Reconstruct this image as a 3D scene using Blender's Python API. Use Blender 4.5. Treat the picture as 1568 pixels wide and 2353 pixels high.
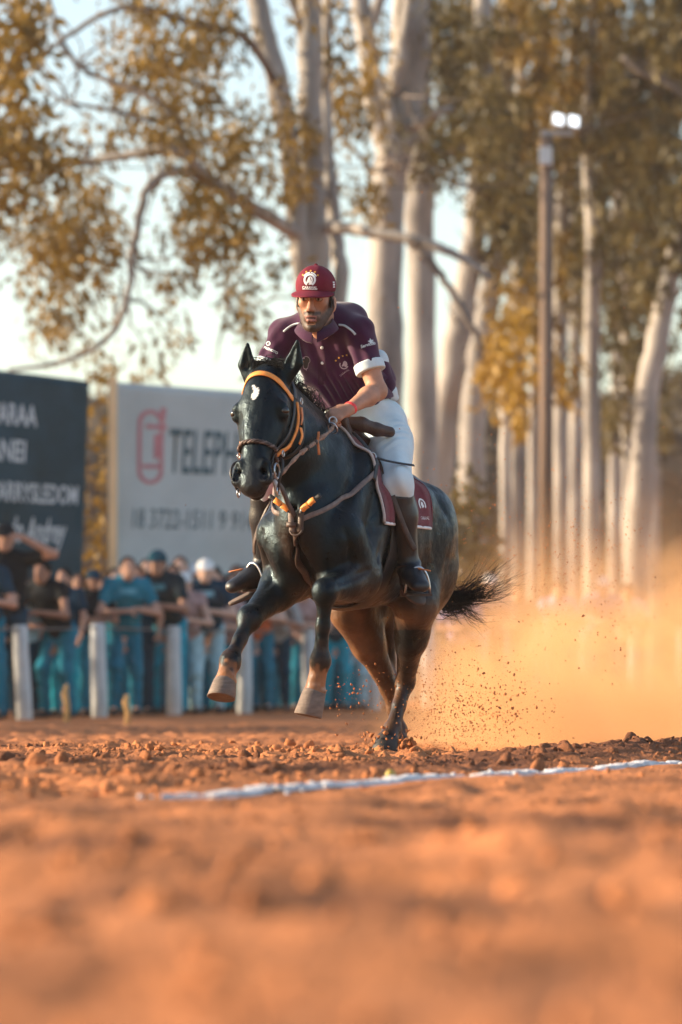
import bpy, bmesh, math, random
import numpy as np
from mathutils import Vector, Matrix, Euler
from mathutils.bvhtree import BVHTree

# ------------------------------------------------------------------ camera, sky, sun, exposure
scene = bpy.context.scene
for o in list(bpy.data.objects):
    bpy.data.objects.remove(o)
COL = scene.collection
R = math.radians
CAMH, FPX, HOR = 0.29, 9800.0, 1600.0      # eye height (m), focal length and horizon row in a 1568 x 2353 frame

cam_d = bpy.data.cameras.new("camera")
cam = bpy.data.objects.new("camera", cam_d)
COL.objects.link(cam)
cam.location = (0, 0, CAMH)
cam.rotation_euler = (R(90), 0, 0)
cam_d.sensor_fit = 'VERTICAL'
cam_d.sensor_height = 36.0
cam_d.lens = 36.0 * FPX / 2353.0
cam_d.shift_y = (HOR - 1176.5) / 2353.0
cam_d.clip_start = 0.1
cam_d.clip_end = 4000
cam_d.dof.use_dof = True
cam_d.dof.focus_distance = 19.8
cam_d.dof.aperture_fstop = 2.7
scene.camera = cam

SUN_AZ = R(-85.0)          # measured from +Y towards +X: the sun stands to the left of the picture
SUN_EL = R(17.0)
sun_dir = Vector((math.sin(SUN_AZ) * math.cos(SUN_EL), math.cos(SUN_AZ) * math.cos(SUN_EL), math.sin(SUN_EL)))

world = bpy.data.worlds.new("World")
scene.world = world
world.use_nodes = True
wn, wl = world.node_tree.nodes, world.node_tree.links
sky_t = wn.new('ShaderNodeTexSky')
sky_t.sky_type = 'NISHITA'
sky_t.sun_disc = False
sky_t.sun_elevation = SUN_EL
sky_t.sun_rotation = SUN_AZ
sky_t.air_density = 1.0
sky_t.dust_density = 1.3
sky_t.ozone_density = 0.7
bg = wn['Background']
bg.inputs['Strength'].default_value = 0.135
wl.new(sky_t.outputs[0], bg.inputs['Color'])

sun_d = bpy.data.lights.new("sun", 'SUN')
sun_d.energy = 5.0
sun_d.angle = R(0.6)
sun_d.color = (1.0, 0.80, 0.56)
sun = bpy.data.objects.new("sun", sun_d)
sun.rotation_euler = (-sun_dir).to_track_quat('-Z', 'Y').to_euler()
sun.location = (-20, 5, 20)
COL.objects.link(sun)

vs = scene.view_settings
vs.view_transform = 'Standard'
vs.look = 'None'
vs.exposure = 1.15
vs.gamma = 1.0
vs.use_curve_mapping = False
scene.render.engine = 'CYCLES'
cy = scene.cycles
cy.use_denoising = True
cy.max_bounces = 6
cy.diffuse_bounces = 2
cy.glossy_bounces = 2
cy.transmission_bounces = 3
cy.volume_bounces = 2
cy.transparent_max_bounces = 8
cy.caustics_reflective = False
cy.caustics_refractive = False
cy.volume_step_rate = 1.6
cy.volume_max_steps = 256
cy.sample_clamp_indirect = 6.0

# ------------------------------------------------------------------ helpers
def at(u, v, Y):
    """world point seen at (u, v) of a 1568 x 2353 frame, Y metres away"""
    return Vector(((u - 784.0) * Y / FPX, Y, CAMH + (HOR - v) * Y / FPX))

def tag(o, label=None, cat=None, group=None, kind=None):
    if label: o['label'] = label
    if cat: o['category'] = cat
    if group: o['group'] = group
    if kind: o['kind'] = kind
    return o

def empty(name, loc=(0, 0, 0), rz=0.0, label=None, cat=None, group=None):
    o = bpy.data.objects.new(name, None)
    o.empty_display_size = 0.2
    o.location = loc
    o.rotation_euler = (0, 0, rz)
    COL.objects.link(o)
    return tag(o, label, cat, group)

def obj(name, me, mats=None, parent=None, smooth=True):
    o = bpy.data.objects.new(name, me)
    COL.objects.link(o)
    if mats is not None:
        for m in (mats if isinstance(mats, (list, tuple)) else [mats]):
            me.materials.append(m)
    if parent is not None:
        o.parent = parent
    if smooth and len(me.polygons):
        me.polygons.foreach_set('use_smooth', np.ones(len(me.polygons), dtype=bool))
    return o

def mesh_np(name, V, F, col=None):
    """fast mesh from an (n,3) array and an (m,3|4) index array"""
    V = np.asarray(V, dtype=np.float32); F = np.asarray(F, dtype=np.int32)
    me = bpy.data.meshes.new(name)
    n, k = F.shape
    me.vertices.add(len(V)); me.vertices.foreach_set('co', V.ravel())
    me.loops.add(n * k); me.loops.foreach_set('vertex_index', F.ravel())
    me.polygons.add(n)
    me.polygons.foreach_set('loop_start', np.arange(0, n * k, k, dtype=np.int32))
    me.polygons.foreach_set('loop_total', np.full(n, k, dtype=np.int32))
    me.update(calc_edges=True)
    if col is not None:
        a = me.color_attributes.new('Col', 'FLOAT_COLOR', 'POINT')
        c = np.ones((len(V), 4), dtype=np.float32); c[:, :3] = col
        a.data.foreach_set('color', c.ravel())
    return me

def mesh_py(name, V, F):
    me = bpy.data.meshes.new(name)
    me.from_pydata([tuple(p) for p in V], [], [tuple(f) for f in F])
    me.update()
    return me

class MB:
    """collects simple shapes into one mesh"""
    def __init__(s): s.V, s.F = [], []
    def add(s, V, F):
        b = len(s.V); s.V += [Vector(p) for p in V]; s.F += [tuple(i + b for i in f) for f in F]; return s
    def box(s, c, size, rot=None):
        hx, hy, hz = size[0] / 2, size[1] / 2, size[2] / 2
        P = [Vector((x, y, z)) for x in (-hx, hx) for y in (-hy, hy) for z in (-hz, hz)]
        if rot is not None: P = [rot @ p for p in P]
        P = [p + Vector(c) for p in P]
        return s.add(P, [(0, 1, 3, 2), (4, 6, 7, 5), (0, 4, 5, 1), (2, 3, 7, 6), (0, 2, 6, 4), (1, 5, 7, 3)])
    def tube(s, pts, rad, n=8, cap=True, flat=None):
        """tube along pts; rad number or list; flat = (direction, factor) squashes the section"""
        pts = [Vector(p) for p in pts]; m = len(pts)
        rr = rad if isinstance(rad, (list, tuple, np.ndarray)) else [rad] * m
        V, up = [], None
        for i, p in enumerate(pts):
            t = (pts[min(i + 1, m - 1)] - pts[max(i - 1, 0)])
            t = t.normalized() if t.length > 1e-9 else Vector((0, 0, 1))
            if up is None:
                up = Vector((1, 0, 0)) if abs(t.x) < 0.8 else Vector((0, 1, 0))
            e1 = (up - t * up.dot(t)).normalized(); e2 = t.cross(e1); up = e1
            for j in range(n):
                a = 2 * math.pi * j / n
                q = e1 * math.cos(a) * rr[i] + e2 * math.sin(a) * rr[i]
                if flat is not None:
                    d = Vector(flat[0]).normalized(); q = q - d * q.dot(d) * (1 - flat[1])
                V.append(p + q)
        F = []
        for i in range(m - 1):
            for j in range(n):
                a, b = i * n + j, i * n + (j + 1) % n
                F.append((a, b, b + n, a + n))
        if cap:
            F.append(tuple(range(n - 1, -1, -1))); F.append(tuple((m - 1) * n + j for j in range(n)))
        return s.add(V, F)
    def lathe(s, c, prof, n=16, M=None):
        """prof: list of (r, z)"""
        V = [Vector((r * math.cos(2 * math.pi * j / n), r * math.sin(2 * math.pi * j / n), z)) for r, z in prof for j in range(n)]
        if M is not None: V = [M @ p for p in V]
        V = [p + Vector(c) for p in V]
        F = [(i * n + j, i * n + (j + 1) % n, (i + 1) * n + (j + 1) % n, (i + 1) * n + j) for i in range(len(prof) - 1) for j in range(n)]
        F.append(tuple(range(n - 1, -1, -1))); F.append(tuple((len(prof) - 1) * n + j for j in range(n)))
        return s.add(V, F)
    def ring(s, c, R_, r, nrm, n=20, m=6):
        nrm = Vector(nrm).normalized(); a = nrm.orthogonal().normalized(); b = nrm.cross(a)
        V, F = [], []
        for i in range(n):
            t = 2 * math.pi * i / n; d = a * math.cos(t) + b * math.sin(t)
            for j in range(m):
                p = 2 * math.pi * j / m
                V.append(Vector(c) + d * (R_ + r * math.cos(p)) + nrm * r * math.sin(p))
        for i in range(n):
            for j in range(m):
                F.append((i * m + j, ((i + 1) % n) * m + j, ((i + 1) % n) * m + (j + 1) % m, i * m + (j + 1) % m))
        return s.add(V, F)
    def build(s, name, mat_, parent=None, smooth=True):
        return obj(name, mesh_py(name, s.V, s.F), mat_, parent, smooth)

def spline(pts, n=8):
    """Catmull-Rom through pts, n samples a span"""
    P = [Vector(p) for p in pts]
    if len(P) < 3: return [P[0].lerp(P[-1], i / n) for i in range(n + 1)]
    Q = [P[0] * 2 - P[1]] + P + [P[-1] * 2 - P[-2]]
    out = []
    for i in range(1, len(Q) - 2):
        for j in range(n):
            t = j / n
            out.append(0.5 * ((2 * Q[i]) + (Q[i + 1] - Q[i - 1]) * t + (2 * Q[i - 1] - 5 * Q[i] + 4 * Q[i + 1] - Q[i + 2]) * t * t
                              + (3 * Q[i] - Q[i - 1] - 3 * Q[i + 1] + Q[i + 2]) * t ** 3))
    out.append(P[-1])
    return out

def lerp_list(vals, n):
    """values at the spline's control points -> one per spline sample"""
    out = []
    for i in range(len(vals) - 1):
        out += [vals[i] + (vals[i + 1] - vals[i]) * j / n for j in range(n)]
    return out + [vals[-1]]

MATS = {}
def mat(name, col=(0.5, 0.5, 0.5), rough=0.6, spec=0.4, var=0.15, vs_=6.0, bump=0.0, bs=40.0, metal=0.0, attr=False,
        sheen=0.0, coat=0.0, trans=0.0, sss=0.0, emit=None, stretch=None, detail=4.0, coords='Object', col2=None, stint=None, bump2=None, rvar=None):
    if name in MATS: return MATS[name]
    m = bpy.data.materials.new(name); m.use_nodes = True
    nt = m.node_tree; N, L = nt.nodes, nt.links
    p = N['Principled BSDF']
    tc = N.new('ShaderNodeTexCoord'); src = tc.outputs[coords]
    if stretch is not None:
        mp = N.new('ShaderNodeMapping'); mp.inputs['Scale'].default_value = stretch
        L.new(src, mp.inputs['Vector']); src = mp.outputs[0]
    nz = N.new('ShaderNodeTexNoise'); nz.inputs['Scale'].default_value = vs_; nz.inputs['Detail'].default_value = detail
    nz.inputs['Roughness'].default_value = 0.6
    L.new(src, nz.inputs['Vector'])
    rmp = N.new('ShaderNodeMapRange'); rmp.inputs[1].default_value = 0.3; rmp.inputs[2].default_value = 0.7
    L.new(nz.outputs['Fac'], rmp.inputs[0])
    mix = N.new('ShaderNodeMix'); mix.data_type = 'RGBA'; mix.blend_type = 'MIX' if col2 else 'MULTIPLY'
    if attr:
        a = N.new('ShaderNodeAttribute'); a.attribute_name = 'Col'
        mix.blend_type = 'MULTIPLY'
        L.new(a.outputs['Color'], mix.inputs['A'])
        mix.inputs['Factor'].default_value = 1.0
        cr = N.new('ShaderNodeMapRange'); cr.inputs[3].default_value = 1 - var; cr.inputs[4].default_value = 1 + var
        L.new(rmp.outputs[0], cr.inputs[0])
        cmb = N.new('ShaderNodeCombineColor')
        for i in range(3): L.new(cr.outputs[0], cmb.inputs[i])
        L.new(cmb.outputs[0], mix.inputs['B'])
    elif col2:
        L.new(rmp.outputs[0], mix.inputs['Factor'])
        mix.inputs['A'].default_value = (*col, 1); mix.inputs['B'].default_value = (*col2, 1)
    else:
        mix.inputs['Factor'].default_value = 1.0
        mix.inputs['A'].default_value = (*col, 1)
        cr = N.new('ShaderNodeMapRange'); cr.inputs[3].default_value = 1 - var; cr.inputs[4].default_value = 1 + var
        L.new(rmp.outputs[0], cr.inputs[0])
        cmb = N.new('ShaderNodeCombineColor')
        for i in range(3): L.new(cr.outputs[0], cmb.inputs[i])
        L.new(cmb.outputs[0], mix.inputs['B'])
    L.new(mix.outputs['Result'], p.inputs['Base Color'])
    p.inputs['Roughness'].default_value = rough
    p.inputs['Specular IOR Level'].default_value = spec
    p.inputs['Metallic'].default_value = metal
    if rvar:      # uneven gloss: (low, high, scale)
        nr = N.new('ShaderNodeTexNoise'); nr.inputs['Scale'].default_value = rvar[2]; nr.inputs['Detail'].default_value = 6; nr.inputs['Roughness'].default_value = .65
        L.new(src, nr.inputs['Vector'])
        rr = N.new('ShaderNodeMapRange'); rr.inputs[1].default_value = .35; rr.inputs[2].default_value = .65; rr.inputs[3].default_value = rvar[0]; rr.inputs[4].default_value = rvar[1]
        L.new(nr.outputs['Fac'], rr.inputs[0]); L.new(rr.outputs[0], p.inputs['Roughness'])
    if stint: p.inputs['Specular Tint'].default_value = (*stint, 1)
    if sheen:
        p.inputs['Sheen Weight'].default_value = sheen
        if stint: p.inputs['Sheen Tint'].default_value = (*stint, 1); p.inputs['Sheen Roughness'].default_value = .35
    if coat: p.inputs['Coat Weight'].default_value = coat; p.inputs['Coat Roughness'].default_value = 0.25
    if sss:
        p.inputs['Subsurface Weight'].default_value = sss; p.inputs['Subsurface Radius'].default_value = (0.012, 0.005, 0.003)
        p.inputs['Subsurface Scale'].default_value = 0.6
    if emit:
        p.inputs['Emission Color'].default_value = (*emit[0], 1); p.inputs['Emission Strength'].default_value = emit[1]
    if bump:
        n2 = N.new('ShaderNodeTexNoise'); n2.inputs['Scale'].default_value = bs; n2.inputs['Detail'].default_value = 5
        L.new(src, n2.inputs['Vector'])
        b = N.new('ShaderNodeBump'); b.inputs['Strength'].default_value = bump; b.inputs['Distance'].default_value = 0.02
        L.new(n2.outputs['Fac'], b.inputs['Height']); L.new(b.outputs[0], p.inputs['Normal'])
    if bump2:
        n3 = N.new('ShaderNodeTexNoise'); n3.inputs['Scale'].default_value = bump2[1]; n3.inputs['Detail'].default_value = 2
        L.new(src, n3.inputs['Vector'])
        b2 = N.new('ShaderNodeBump'); b2.inputs['Strength'].default_value = bump2[0]; b2.inputs['Distance'].default_value = 0.03
        L.new(n3.outputs['Fac'], b2.inputs['Height'])
        if bump: L.new(b.outputs[0], b2.inputs['Normal'])
        L.new(b2.outputs[0], p.inputs['Normal'])
    if trans:
        out = N['Material Output']; tr = N.new('ShaderNodeBsdfTranslucent'); ms = N.new('ShaderNodeMixShader')
        ms.inputs[0].default_value = trans
        L.new(mix.outputs['Result'], tr.inputs['Color'])
        L.new(p.outputs[0], ms.inputs[1]); L.new(tr.outputs[0], ms.inputs[2]); L.new(ms.outputs[0], out.inputs['Surface'])
    MATS[name] = m
    return m

# ------------------------------------------------------------------ smooth solids: distance fields meshed with surface nets
def vnorm(a):
    a = np.asarray(a, dtype=np.float64); return a / max(np.linalg.norm(a), 1e-9)

class Field:
    def __init__(s, lo, hi, h):
        s.h = h; s.lo = np.array(lo, dtype=np.float64)
        s.n = np.ceil((np.array(hi) - s.lo) / h).astype(int) + 1
        s.d = np.full(s.n, 1.0, dtype=np.float32)
    def _sub(s, lo, hi):
        a = np.clip(np.floor((np.array(lo) - s.lo) / s.h).astype(int), 0, s.n)
        b = np.clip(np.ceil((np.array(hi) - s.lo) / s.h).astype(int) + 1, 0, s.n)
        if np.any(b - a < 1): return None, None
        ax = [(s.lo[i] + s.h * np.arange(a[i], b[i])).astype(np.float32) for i in range(3)]
        X = np.meshgrid(*ax, indexing='ij', sparse=True)
        return tuple(slice(a[i], b[i]) for i in range(3)), X
    def _put(s, sl, d, k, op):
        f = s.d[sl]
        if op == 'sub':
            d = -d
            if k > 0:
                hh = np.maximum(k - np.abs(f - d), 0) / k; s.d[sl] = np.maximum(f, d) + hh * hh * k * 0.25
            else: s.d[sl] = np.maximum(f, d)
        else:
            if k > 0:
                hh = np.maximum(k - np.abs(f - d), 0) / k; s.d[sl] = np.minimum(f, d) - hh * hh * k * 0.25
            else: s.d[sl] = np.minimum(f, d)
    def cone(s, a, b, ra, rb, k=0.03, n1=None, op='add'):
        """tapered limb from a to b; radii are numbers or (along n1, across) pairs"""
        a = np.array(a, float); b = np.array(b, float)
        r0 = np.array(ra if hasattr(ra, '__len__') else (ra, ra), float); r1 = np.array(rb if hasattr(rb, '__len__') else (rb, rb), float)
        m = max(r0.max(), r1.max()) + k + 2.5 * s.h
        sl, X = s._sub(np.minimum(a, b) - m, np.maximum(a, b) + m)
        if sl is None: return s
        ab = b - a; L2 = max(ab @ ab, 1e-9)
        px, py, pz = X[0] - np.float32(a[0]), X[1] - np.float32(a[1]), X[2] - np.float32(a[2])
        t = np.clip((px * ab[0] + py * ab[1] + pz * ab[2]) / L2, 0, 1).astype(np.float32)
        qx, qy, qz = px - t * np.float32(ab[0]), py - t * np.float32(ab[1]), pz - t * np.float32(ab[2])
        if n1 is None and r0[0] == r0[1] and r1[0] == r1[1]:
            d = np.sqrt(qx * qx + qy * qy + qz * qz) - (r0[0] + t * np.float32(r1[0] - r0[0]))
        else:
            e0 = vnorm(ab); e1 = vnorm(n1 if n1 is not None else (0, 1, 0)); e1 = vnorm(e1 - e0 * (e1 @ e0)); e2 = np.cross(e0, e1)
            A = r0[0] + t * np.float32(r1[0] - r0[0]); B = r0[1] + t * np.float32(r1[1] - r0[1]); C = 0.5 * (A + B)
            c0 = qx * np.float32(e0[0]) + qy * np.float32(e0[1]) + qz * np.float32(e0[2])
            c1 = qx * np.float32(e1[0]) + qy * np.float32(e1[1]) + qz * np.float32(e1[2])
            c2 = qx * np.float32(e2[0]) + qy * np.float32(e2[1]) + qz * np.float32(e2[2])
            k0 = np.sqrt((c0 / C) ** 2 + (c1 / A) ** 2 + (c2 / B) ** 2)
            k1 = np.sqrt((c0 / C ** 2) ** 2 + (c1 / A ** 2) ** 2 + (c2 / B ** 2) ** 2)
            d = np.where(k0 > 1e-4, k0 * (k0 - 1) / np.maximum(k1, 1e-6), -np.minimum(A, B))
        s._put(sl, d.astype(np.float32), k, op); return s
    def chain(s, pts, rad, k=0.02, n1=None, op='add'):
        for i in range(len(pts) - 1): s.cone(pts[i], pts[i + 1], rad[i], rad[i + 1], k, n1, op)
        return s
    def ell(s, c, r, k=0.03, M=None, op='add'):
        """ellipsoid; M rows are its axes"""
        c = np.array(c, float); r = np.array(r if hasattr(r, '__len__') else (r, r, r), float)
        m = r.max() + k + 2.5 * s.h
        sl, X = s._sub(c - m, c + m)
        if sl is None: return s
        p = [X[i] - np.float32(c[i]) for i in range(3)]
        if M is not None:
            M = np.asarray(M, float)
            p = [p[0] * np.float32(M[i][0]) + p[1] * np.float32(M[i][1]) + p[2] * np.float32(M[i][2]) for i in range(3)]
        k0 = np.sqrt((p[0] / r[0]) ** 2 + (p[1] / r[1]) ** 2 + (p[2] / r[2]) ** 2)
        k1 = np.sqrt((p[0] / r[0] ** 2) ** 2 + (p[1] / r[1] ** 2) ** 2 + (p[2] / r[2] ** 2) ** 2)
        d = np.where(k0 > 1e-4, k0 * (k0 - 1) / np.maximum(k1, 1e-6), -r.min())
        s._put(sl, d.astype(np.float32), k, op); return s
    def cut(s, p, n, k=0.0, box=None):
        """removes everything on the side n points to (inside box = (lo, hi) when given)"""
        n = vnorm(n)
        lo, hi = box if box is not None else (s.lo, s.lo + s.n * s.h)
        sl, X = s._sub(lo, hi)
        if sl is None: return s
        d = (X[0] - p[0]) * n[0] + (X[1] - p[1]) * n[1] + (X[2] - p[2]) * n[2]
        s._put(sl, (-d).astype(np.float32), k, 'sub'); return s
    def warp(s, fn, band=0.03):
        """adds fn(x, y, z) to the distance near the surface (folds, wrinkles)"""
        idx = np.argwhere(np.abs(s.d) < band)
        P = idx * s.h + s.lo
        s.d[idx[:, 0], idx[:, 1], idx[:, 2]] += fn(P[:, 0], P[:, 1], P[:, 2]).astype(np.float32)
        return s
    def groove(s, pts, depth, w, mirror=False):
        """a soft furrow (or ridge when depth < 0) along a polyline near the surface"""
        lines = [np.array(pts, float)]
        if mirror: lines.append(lines[0] * np.array((1, -1, 1)))
        for P in lines:
            lo, hi = P.min(0) - 3 * w, P.max(0) + 3 * w
            sl, X = s._sub(lo, hi)
            if sl is None: continue
            best = None; par = None; cum = np.concatenate([[0], np.cumsum(np.linalg.norm(np.diff(P, axis=0), axis=1))])
            for i in range(len(P) - 1):
                ab = P[i + 1] - P[i]; L2 = ab @ ab
                px, py, pz = X[0] - P[i][0], X[1] - P[i][1], X[2] - P[i][2]
                t = np.clip((px * ab[0] + py * ab[1] + pz * ab[2]) / L2, 0, 1)
                q = (px - t * ab[0]) ** 2 + (py - t * ab[1]) ** 2 + (pz - t * ab[2]) ** 2
                g = (cum[i] + t * (cum[i + 1] - cum[i])) / cum[-1]
                if best is None: best, par = q, g + 0 * q
                else: par = np.where(q < best, g, par); best = np.minimum(best, q)
            s.d[sl] += (depth * np.sqrt(np.clip(np.sin(np.pi * np.clip(par, 0, 1)), 0, 1)) * np.exp(-best / (w * w))).astype(np.float32)
        return s
    def verts(s, smooth=1):
        d, h = s.d, s.h
        sg = d < 0
        c = np.zeros(np.array(d.shape) - 1, dtype=np.int8)
        for i in (0, 1):
            for j in (0, 1):
                for k in (0, 1):
                    c += sg[i:sg.shape[0] - 1 + i, j:sg.shape[1] - 1 + j, k:sg.shape[2] - 1 + k]
        act = (c > 0) & (c < 8)
        ijk = np.argwhere(act); idx = np.full(act.shape, -1, dtype=np.int32); idx[act] = np.arange(len(ijk), dtype=np.int32)
        acc = np.zeros((len(ijk), 3)); cnt = np.zeros(len(ijk))
        cor = [(i, j, k) for i in (0, 1) for j in (0, 1) for k in (0, 1)]
        for a in cor:
            for b in cor:
                if sum(b) - sum(a) == 1 and sum(abs(x - y) for x, y in zip(a, b)) == 1:
                    da = d[ijk[:, 0] + a[0], ijk[:, 1] + a[1], ijk[:, 2] + a[2]]; db = d[ijk[:, 0] + b[0], ijk[:, 1] + b[1], ijk[:, 2] + b[2]]
                    m = (da < 0) != (db < 0)
                    t = np.where(m, da / np.where(m, da - db, 1), 0)
                    for q in range(3): acc[:, q] += np.where(m, a[q] + t * (b[q] - a[q]), 0)
                    cnt += m
        V = (ijk + acc / cnt[:, None]) * h + s.lo
        F = []
        n = d.shape
        for ax in range(3):
            o1, o2 = [(1, 2), (2, 0), (0, 1)][ax]
            sl0 = [slice(None)] * 3; sl1 = [slice(None)] * 3
            sl0[ax] = slice(0, n[ax] - 1); sl1[ax] = slice(1, n[ax])
            s0, s1 = sg[tuple(sl0)], sg[tuple(sl1)]
            e = np.argwhere(s0 != s1)
            ok = (e[:, o1] >= 1) & (e[:, o1] <= n[o1] - 2) & (e[:, o2] >= 1) & (e[:, o2] <= n[o2] - 2)
            e = e[ok]
            fl = s0[e[:, 0], e[:, 1], e[:, 2]]
            def cell(d1, d2):
                q = e.copy(); q[:, o1] += d1; q[:, o2] += d2; return idx[q[:, 0], q[:, 1], q[:, 2]]
            q = np.stack([cell(-1, -1), cell(0, -1), cell(0, 0), cell(-1, 0)], 1)
            q[~fl] = q[~fl][:, ::-1]
            F.append(q)
        F = np.concatenate(F)
        for _ in range(smooth):
            E = np.concatenate([F[:, [0, 1]], F[:, [1, 2]], F[:, [2, 3]], F[:, [3, 0]]])
            nb = np.zeros_like(V); w = np.zeros(len(V))
            for q in range(3):
                nb[:, q] = np.bincount(E[:, 0], V[E[:, 1], q], len(V)) + np.bincount(E[:, 1], V[E[:, 0], q], len(V))
            w = np.bincount(E[:, 0], minlength=len(V)) + np.bincount(E[:, 1], minlength=len(V))
            V = V * 0.45 + 0.55 * nb / np.maximum(w, 1)[:, None]
        return V, F
    def build(s, name, mat_, parent=None, colfn=None, smooth=1):
        V, F = s.verts(smooth)
        col = colfn(V) if colfn is not None else None
        o = obj(name, mesh_np(name, V, F, col), mat_, parent)
        return o

def bvh_of(o):
    me = o.data
    return BVHTree.FromPolygons([v.co.copy() for v in me.vertices], [tuple(p.vertices) for p in me.polygons])

def fold(x, w):  # soft 0..1 step
    return 1 / (1 + np.exp(-x / w))

def vnoise(P, scale, seed=0):
    """cheap smooth 3-D value noise for vertex colouring and displacement"""
    rs = np.random.RandomState(seed); T = rs.rand(64, 64, 64).astype(np.float32)
    Q = np.asarray(P) * scale; I = np.floor(Q).astype(int); f = Q - I; f = f * f * (3 - 2 * f)
    out = 0
    for i in (0, 1):
        for j in (0, 1):
            for k in (0, 1):
                w = (f[:, 0] if i else 1 - f[:, 0]) * (f[:, 1] if j else 1 - f[:, 1]) * (f[:, 2] if k else 1 - f[:, 2])
                out = out + w * T[(I[:, 0] + i) % 64, (I[:, 1] + j) % 64, (I[:, 2] + k) % 64]
    return out

def poly2d(points):
    return [Vector((p[0], p[1])) for p in points]

def text_mesh(txt, size=1.0, shear=0.0, offset=0.0, align='LEFT', spacing=1.0):
    """flat triangulated mesh data (verts 2D, faces) of a line of lettering"""
    cu = bpy.data.curves.new('lettering', 'FONT'); cu.body = txt; cu.size = size; cu.shear = shear; cu.offset = offset
    cu.align_x = align; cu.space_character = spacing; cu.resolution_u = 3
    o = bpy.data.objects.new('lettering', cu); COL.objects.link(o)
    dg = bpy.context.evaluated_depsgraph_get(); dg.update()
    me = bpy.data.meshes.new_from_object(o.evaluated_get(dg))
    V = [(v.co.x, v.co.y) for v in me.vertices]; F = [tuple(p.vertices) for p in me.polygons]
    bpy.data.objects.remove(o); bpy.data.meshes.remove(me); bpy.data.curves.remove(cu)
    return V, F

def project_decal(name, shapes, bvh, origin, ex, ey, direction, mat_, parent, lift=0.002, sub=1):
    """lays flat shapes [(V2, F)] in the plane (origin, ex, ey) onto a surface along direction"""
    ex, ey, d = Vector(ex), Vector(ey), Vector(direction).normalized()
    bm = bmesh.new()
    for V2, F in shapes:
        vs_ = [bm.verts.new((x, y, 0)) for x, y in V2]
        for f in F:
            try: bm.faces.new([vs_[i] for i in f])
            except ValueError: pass
    if sub:
        bmesh.ops.triangulate(bm, faces=bm.faces[:])
        for _ in range(sub):
            long_e = [e for e in bm.edges if e.calc_length() > 0.012]
            if long_e: bmesh.ops.subdivide_edges(bm, edges=long_e, cuts=1)
            bmesh.ops.triangulate(bm, faces=bm.faces[:])
    last = None
    for v in bm.verts:
        p = Vector(origin) + ex * v.co.x + ey * v.co.y
        hit = bvh.ray_cast(p - d * 0.5, d)
        if hit[0] is not None: v.co = hit[0] - d * lift; last = v.co.copy()
        else: v.co = p
    me = bpy.data.meshes.new(name); bm.to_mesh(me); bm.free()
    return obj(name, me, mat_, parent)

def disc2(cx, cy, r, n=14, sx=1.0):
    V = [(cx, cy)] + [(cx + r * sx * math.cos(2 * math.pi * i / n), cy + r * math.sin(2 * math.pi * i / n)) for i in range(n)]
    return V, [(0, i + 1, (i + 1) % n + 1) for i in range(n)]

def arc2(cx, cy, r0, r1, a0, a1, n=20):
    V, F = [], []
    for i in range(n + 1):
        a = R(a0 + (a1 - a0) * i / n)
        V += [(cx + r0 * math.cos(a), cy + r0 * math.sin(a)), (cx + r1 * math.cos(a), cy + r1 * math.sin(a))]
        if i: F.append((2 * i - 2, 2 * i - 1, 2 * i + 1, 2 * i))
    return V, F

def star2(cx, cy, r):
    V = [(cx, cy)] + [(cx + (r if i % 2 == 0 else r * 0.45) * math.sin(math.pi * i / 5), cy + (r if i % 2 == 0 else r * 0.45) * math.cos(math.pi * i / 5)) for i in range(10)]
    return V, [(0, (i + 1) % 10 + 1, i + 1) for i in range(10)]

def shape2(pts):
    return [tuple(p) for p in pts], [tuple(range(len(pts)))]
# ------------------------------------------------------------------ ground: raked red soil, one sheet to the horizon
LN_P = np.array((-0.50, 11.9)); LN_D = np.array((0.317, 0.948)); LN_N = np.array((-0.948, 0.317))     # lime line: point, direction, normal (away from the viewer)
def gbase(x, y):
    """smooth lie of the land"""
    x = np.asarray(x, float); y = np.asarray(y, float)
    q = (x - LN_P[0]) * LN_N[0] + (y - LN_P[1]) * LN_N[1]; a = (x - LN_P[0]) * LN_D[0] + (y - LN_P[1]) * LN_D[1]
    berm = .052 * np.exp(-((q - .62) / .34) ** 2) * fold(a - 5.2, .9)
    berm = berm + .045 * np.exp(-((q - 1.55) / .45) ** 2) * fold(3.6 - a, .8)
    far = np.where(y > 34, .0052 * np.maximum(y - 34, 0) ** 1.0, 0) - .035 * fold(y - 30, 2.0) * fold(46 - y, 2.0)
    return berm + np.minimum(far, 1.2)
def gnoise(x, y):
    x = np.atleast_1d(np.asarray(x, float)); y = np.atleast_1d(np.asarray(y, float)); z = np.zeros_like(x)
    P = np.stack([x, y, z], 1)
    n0 = vnoise(P + 3.1, 1.1, 1); n1 = vnoise(P, 3.2, 2); n2 = vnoise(P, 9.5, 3); n3 = vnoise(P, 24, 4); n4 = vnoise(P, 52, 5)
    r2 = 1 - np.abs(2 * n2 - 1); r3 = np.maximum(n3 - .42, 0)
    q = (x - LN_P[0]) * LN_N[0] + (y - LN_P[1]) * LN_N[1]
    calm = 1 - .72 * np.exp(-(q / .30) ** 2)                       # trodden flat where the line is drawn
    fine = .45 + .55 * fold(q + .05, .08)                         # softer soil on the viewer's side of the line
    return calm * ((.050 + .05 * fold(10.5 - y, .6)) * (n0 - .5) + (.048 + .03 * fold(10.5 - y, .6)) * (n1 - .5) + fine * (.050 * (n2 - .5) + .018 * (r2 - .5) + .034 * r3) + .009 * (n4 - .5))
def gh(x, y):
    return gbase(x, y) + gnoise(x, y) * np.where(np.asarray(y) < 40, 1, .6)

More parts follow.
